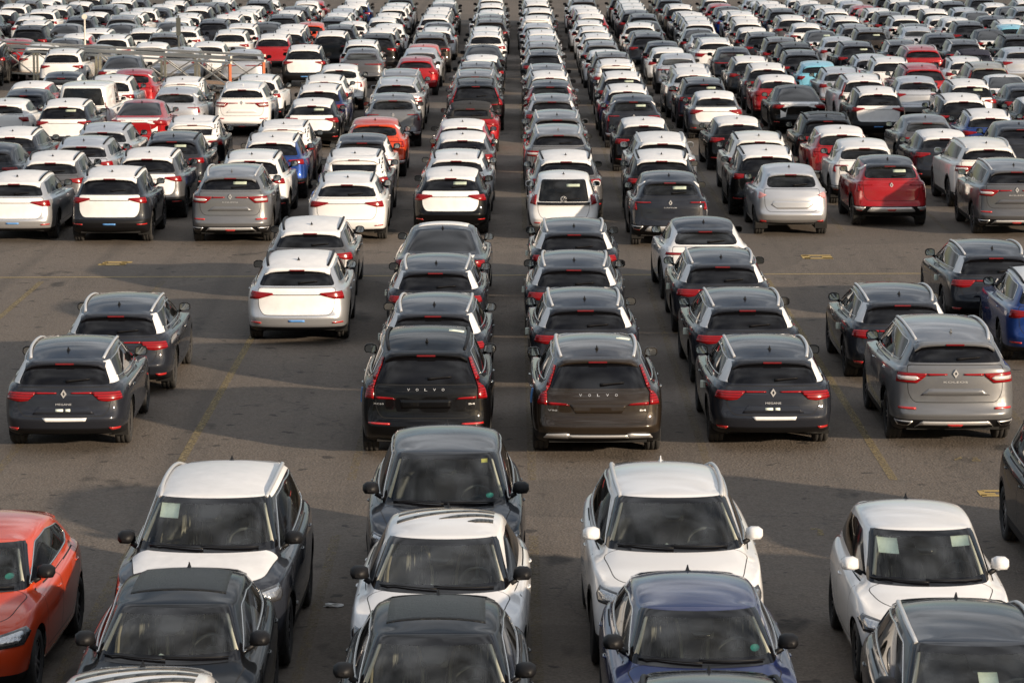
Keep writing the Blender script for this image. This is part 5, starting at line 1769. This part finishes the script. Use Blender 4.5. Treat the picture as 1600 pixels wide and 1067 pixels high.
def options(c):
    s, l = short(c), look(c)
    A, Bh = (short(c['ahead']) if c['ahead'] else None), (short(c['behind']) if c['behind'] else None)
    Lf, Rg = (short(c['lft']) if c['lft'] else None), (short(c['rgt']) if c['rgt'] else None)
    if c['face'] < 0: l2 = l + ' turned opposite to the long lines'; yield l2
    if len(l.split()) >= 4: yield l
    an = lambda t: ('an ' if t[0] in 'aeiou' else 'a ') + t
    if A: yield f'{l} parked behind {an(A)}'
    if Bh: yield f'{l} parked ahead of {an(Bh)}'
    if A and Bh: yield f'{l} between {an(A)} ahead and {an(Bh)} behind'; yield f'{s} between {an(A)} ahead and {an(Bh)} behind'
    if A and Lf: yield f'{s} behind {an(A)} and beside {an(Lf)}'
    if A and Rg: yield f'{s} behind {an(A)} and beside {an(Rg)}'
    if Lf and Rg: yield f'{s} between {an(Lf)} and {an(Rg)} alongside'
    if Bh and Lf: yield f'{s} ahead of {an(Bh)} and beside {an(Lf)}'
    if Bh and Rg: yield f'{s} ahead of {an(Bh)} and beside {an(Rg)}'
    if A and Lf and Rg: yield f'{s} behind {an(A)}, {an(Lf)} and {an(Rg)} alongside'
    if Bh and Lf and Rg: yield f'{s} ahead of {an(Bh)}, {an(Lf)} and {an(Rg)} alongside'
    if not A: yield f'{s} first in its line with open lane ahead'
    if not Bh: yield f'{s} last in its line with open lane behind it'
from collections import Counter
OPT = [[o for o in dict.fromkeys(options(c)) if 4 <= len(o.split()) <= 16] for c in CARS]
cnt = Counter(o for op in OPT for o in op)
for c, op in zip(CARS, OPT):
    # a phrase that is true of this car alone
    c['label'] = next((o for o in op if cnt[o] == 1), None)
    if c['label'] is None:
        c['label'] = min(op, key=lambda o: (cnt[o], len(o)))

NEAR, MID, FAR = 78.0, 121.0, 152.0
for k in dict.fromkeys(c['k'] for c in CARS): tpl(k)
def add_part(t, parent, root, c, lod):
    if (lod == 1 and not t.mid) or (lod == 2 and not t.far): return
    o = bpy.data.objects.new(t.name, inst_mesh(t.me, t.roles, c['k'], c['p'], c['fl']))
    COL.objects.link(o)
    o.parent = parent
    o.matrix_basis = t.at
    if lod < 2:
        for ch in t.kids: add_part(ch, o, root, c, lod)
PROTO = {}
def place(c):
    k, p, fl = c['k'], c['p'], c['fl']
    kind = 'convertible' if 's' in fl else KIND[k]
    parts = tpl(k)
    rot = R(90 if c['face'] > 0 else -90) + R(random.gauss(0, .7))
    d = c['y']
    ex = extras_of(k, p, fl, c['face'], d < NEAR)
    if d > FAR:
        me, roles = far_mesh(k)
        root = bpy.data.objects.new(kind, inst_mesh(me, roles, k, p, fl))
        COL.objects.link(root)
    else:
        root = bpy.data.objects.new(kind, None); root.empty_display_size = .3
        COL.objects.link(root)
        cov = c['face'] < 0 and (k == 'P' or k == 'H')
        for t in parts:
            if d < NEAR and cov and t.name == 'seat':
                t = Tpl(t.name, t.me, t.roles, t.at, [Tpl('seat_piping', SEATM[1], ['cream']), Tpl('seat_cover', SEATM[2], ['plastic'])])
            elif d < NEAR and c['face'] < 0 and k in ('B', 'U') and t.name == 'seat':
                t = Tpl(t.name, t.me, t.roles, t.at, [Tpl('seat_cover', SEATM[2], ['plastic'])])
            if d > MID and t.name in ('headlight', 'hood', 'windshield', 'underbody'): continue
            add_part(t, root, root, c, 0 if d < NEAR else (1 if d < MID else 2))
    for t in ex: add_part(t, root, root, c, 0)
    root.location = (c['x'], c['y'], 0)
    root.rotation_euler = (0, 0, rot)
    root['label'] = c['label']
    root['category'] = CATEGORY[kind]
    root['group'] = 'cars parked the opposite way round' if c['face'] < 0 else 'cars parked nose to tail in long lines'
    return root
for c in CARS: place(c)

# ------------------------------------------------------------------ the lattice footbridge, poles, litter
STEEL = plain('pale_painted_steel', (.58, .55, .48), rough=.6, bscale=6)
STEELW = plain('cream_painted_post', (.60, .55, .40), rough=.6, bscale=6)
DECK = plain('weathered_deck_board', (.24, .15, .09), rough=.85, bscale=5)
DARKP = plain('dark_steel_pole', (.05, .055, .05), rough=.6)
REDW = plain('orange_band', (.55, .16, .07), rough=.6)
def mesh_obj(name, bm, mat, parent=None):
    bmesh.ops.recalc_face_normals(bm, faces=bm.faces)
    me = bpy.data.meshes.new(name); bm.to_mesh(me); bm.free(); me.materials.append(mat)
    o = bpy.data.objects.new(name, me); COL.objects.link(o); o.parent = parent; return o
def tag(o, label, cat, group=None):
    o['label'] = label; o['category'] = cat
    if group: o['group'] = group
def beam(bm, a, b, w, h):
    a, b = Vector(a), Vector(b); d = (b-a).normalized(); u = d.cross(Vector((0, 0, 1)))
    if u.length < 1e-3: u = Vector((1, 0, 0))
    u.normalize(); v = u.cross(d)
    q = [bm.verts.new(p + u*sx*w/2 + v*sy*h/2) for p in (a, b) for sx, sy in ((-1, -1), (1, -1), (1, 1), (-1, 1))]
    for f in ((0, 1, 2, 3), (7, 6, 5, 4), (0, 4, 5, 1), (1, 5, 6, 2), (2, 6, 7, 3), (3, 7, 4, 0)): bm.faces.new([q[i] for i in f])
# runs obliquely across the left of the lot
P0, P1 = Vector((-24.6, 137.5, 0)), Vector((-10.55, 124.3, 0))
br = bpy.data.objects.new('lattice_footbridge', None); COL.objects.link(br); br.location = P0
tag(br, 'low pale steel lattice footbridge with twin railings among parked cars', 'footbridge')
dirb = (P1-P0); LB = dirb.length; dirb.normalize(); side = Vector((-dirb.y, dirb.x, 0))
def at(t, off, z): p = dirb*t + side*off; return (p.x, p.y, z)
TOPZ, LOWZ = 1.45, .36
nb = 5; bay = LB/nb
for off in (0, 1.7):
    for z, w in ((TOPZ, .085), (TOPZ-.20, .075), (LOWZ, .07)):
        b = bmesh.new(); beam(b, at(0, off, z), at(LB, off, z), w, w); mesh_obj('rail', b, STEEL, br)
    for i in range(nb+1):
        for d in (-.11, .11):
            t = min(max(i*bay+d, .06), LB-.06)
            b = bmesh.new(); beam(b, at(t, off, 0), at(t, off, TOPZ-.25), .085, .085); mesh_obj('post', b, STEELW if i < nb else REDW, br)
    for i in range(nb):
        a, c = i*bay+.16, (i+1)*bay-.16; m_ = (a+c)/2
        for (t0, z0), (t1, z1) in (((a, TOPZ-.28), (m_, LOWZ+.02)), ((m_, LOWZ+.02), (c, TOPZ-.28)), ((a, LOWZ), (m_, TOPZ-.28)), ((m_, TOPZ-.28), (c, LOWZ))):
            b = bmesh.new(); beam(b, at(t0, off + (.03 if z0 > z1 else -.03), z0), at(t1, off + (.03 if z0 > z1 else -.03), z1), .04, .04); mesh_obj('brace', b, STEEL, br)
        b = bmesh.new(); beam(b, at(m_, off, LOWZ), at(m_, off, TOPZ-.22), .05, .05); mesh_obj('upright', b, STEEL, br)
npl = 46
for i in range(npl):
    t = (i+.5)*LB/npl
    b = bmesh.new(); beam(b, at(t, .12, LOWZ+.02), at(t, 1.58, LOWZ+.02), LB/npl*.93, .04); mesh_obj('deck_plank', b, DECK, br)

def pole(x, y, h, r, mat, label, disc=False, flag=False):
    e = bpy.data.objects.new('sign_pole' if disc else 'lamp_pole', None); COL.objects.link(e); e.location = (x, y, 0)
    b = bmesh.new(); bm_tube(b, [(0, 0, 0), (0, 0, .25), (0, 0, h)], [r*1.5, r, r*.7], 8); mesh_obj('pole', b, mat, e)
    b = bmesh.new(); bm_tube(b, [(0, 0, 0), (0, 0, .05)], [r*3, r*3], 8); mesh_obj('base_plate', b, mat, e)
    if disc:
        b = bmesh.new(); bm_tube(b, [(0, -.06, h-.11), (0, -.02, h-.11)], [.11, .11], 16); mesh_obj('sign_disc', b, STEEL, e)
    if flag:
        b = bmesh.new(); bm_box(b, -.09, .09, -.04, .04, h-.8, h-.10); mesh_obj('lamp_head', b, mat, e)
    tag(e, label, 'pole')
pole(-17.6, 136.8, 2.55, .045, STEEL, 'slim pale pole with round disc sign behind the footbridge', disc=True)
pole(-13.4, 133.2, 2.65, .05, DARKP, 'dark square-topped pole standing between white cars', flag=True)
LIT = plain('crumpled_foil', (.55, .55, .53), metal=.2, rough=.4)
rl = random.Random(5)
for x, y, s, lb in ((-2.02, 36.4, .07, 'crumpled pale wrapper on the asphalt beside the striped white hatchback'),):
    b = bmesh.new(); bmesh.ops.create_icosphere(b, subdivisions=2, radius=s)
    for v in b.verts: v.co = Vector((v.co.x*1.6, v.co.y*.7, max(0, v.co.z*.35+s*.2))) * rl.uniform(.7, 1.2)
    o = mesh_obj('wrapper', b, LIT); o.location = (x, y, .006); tag(o, lb, 'litter')
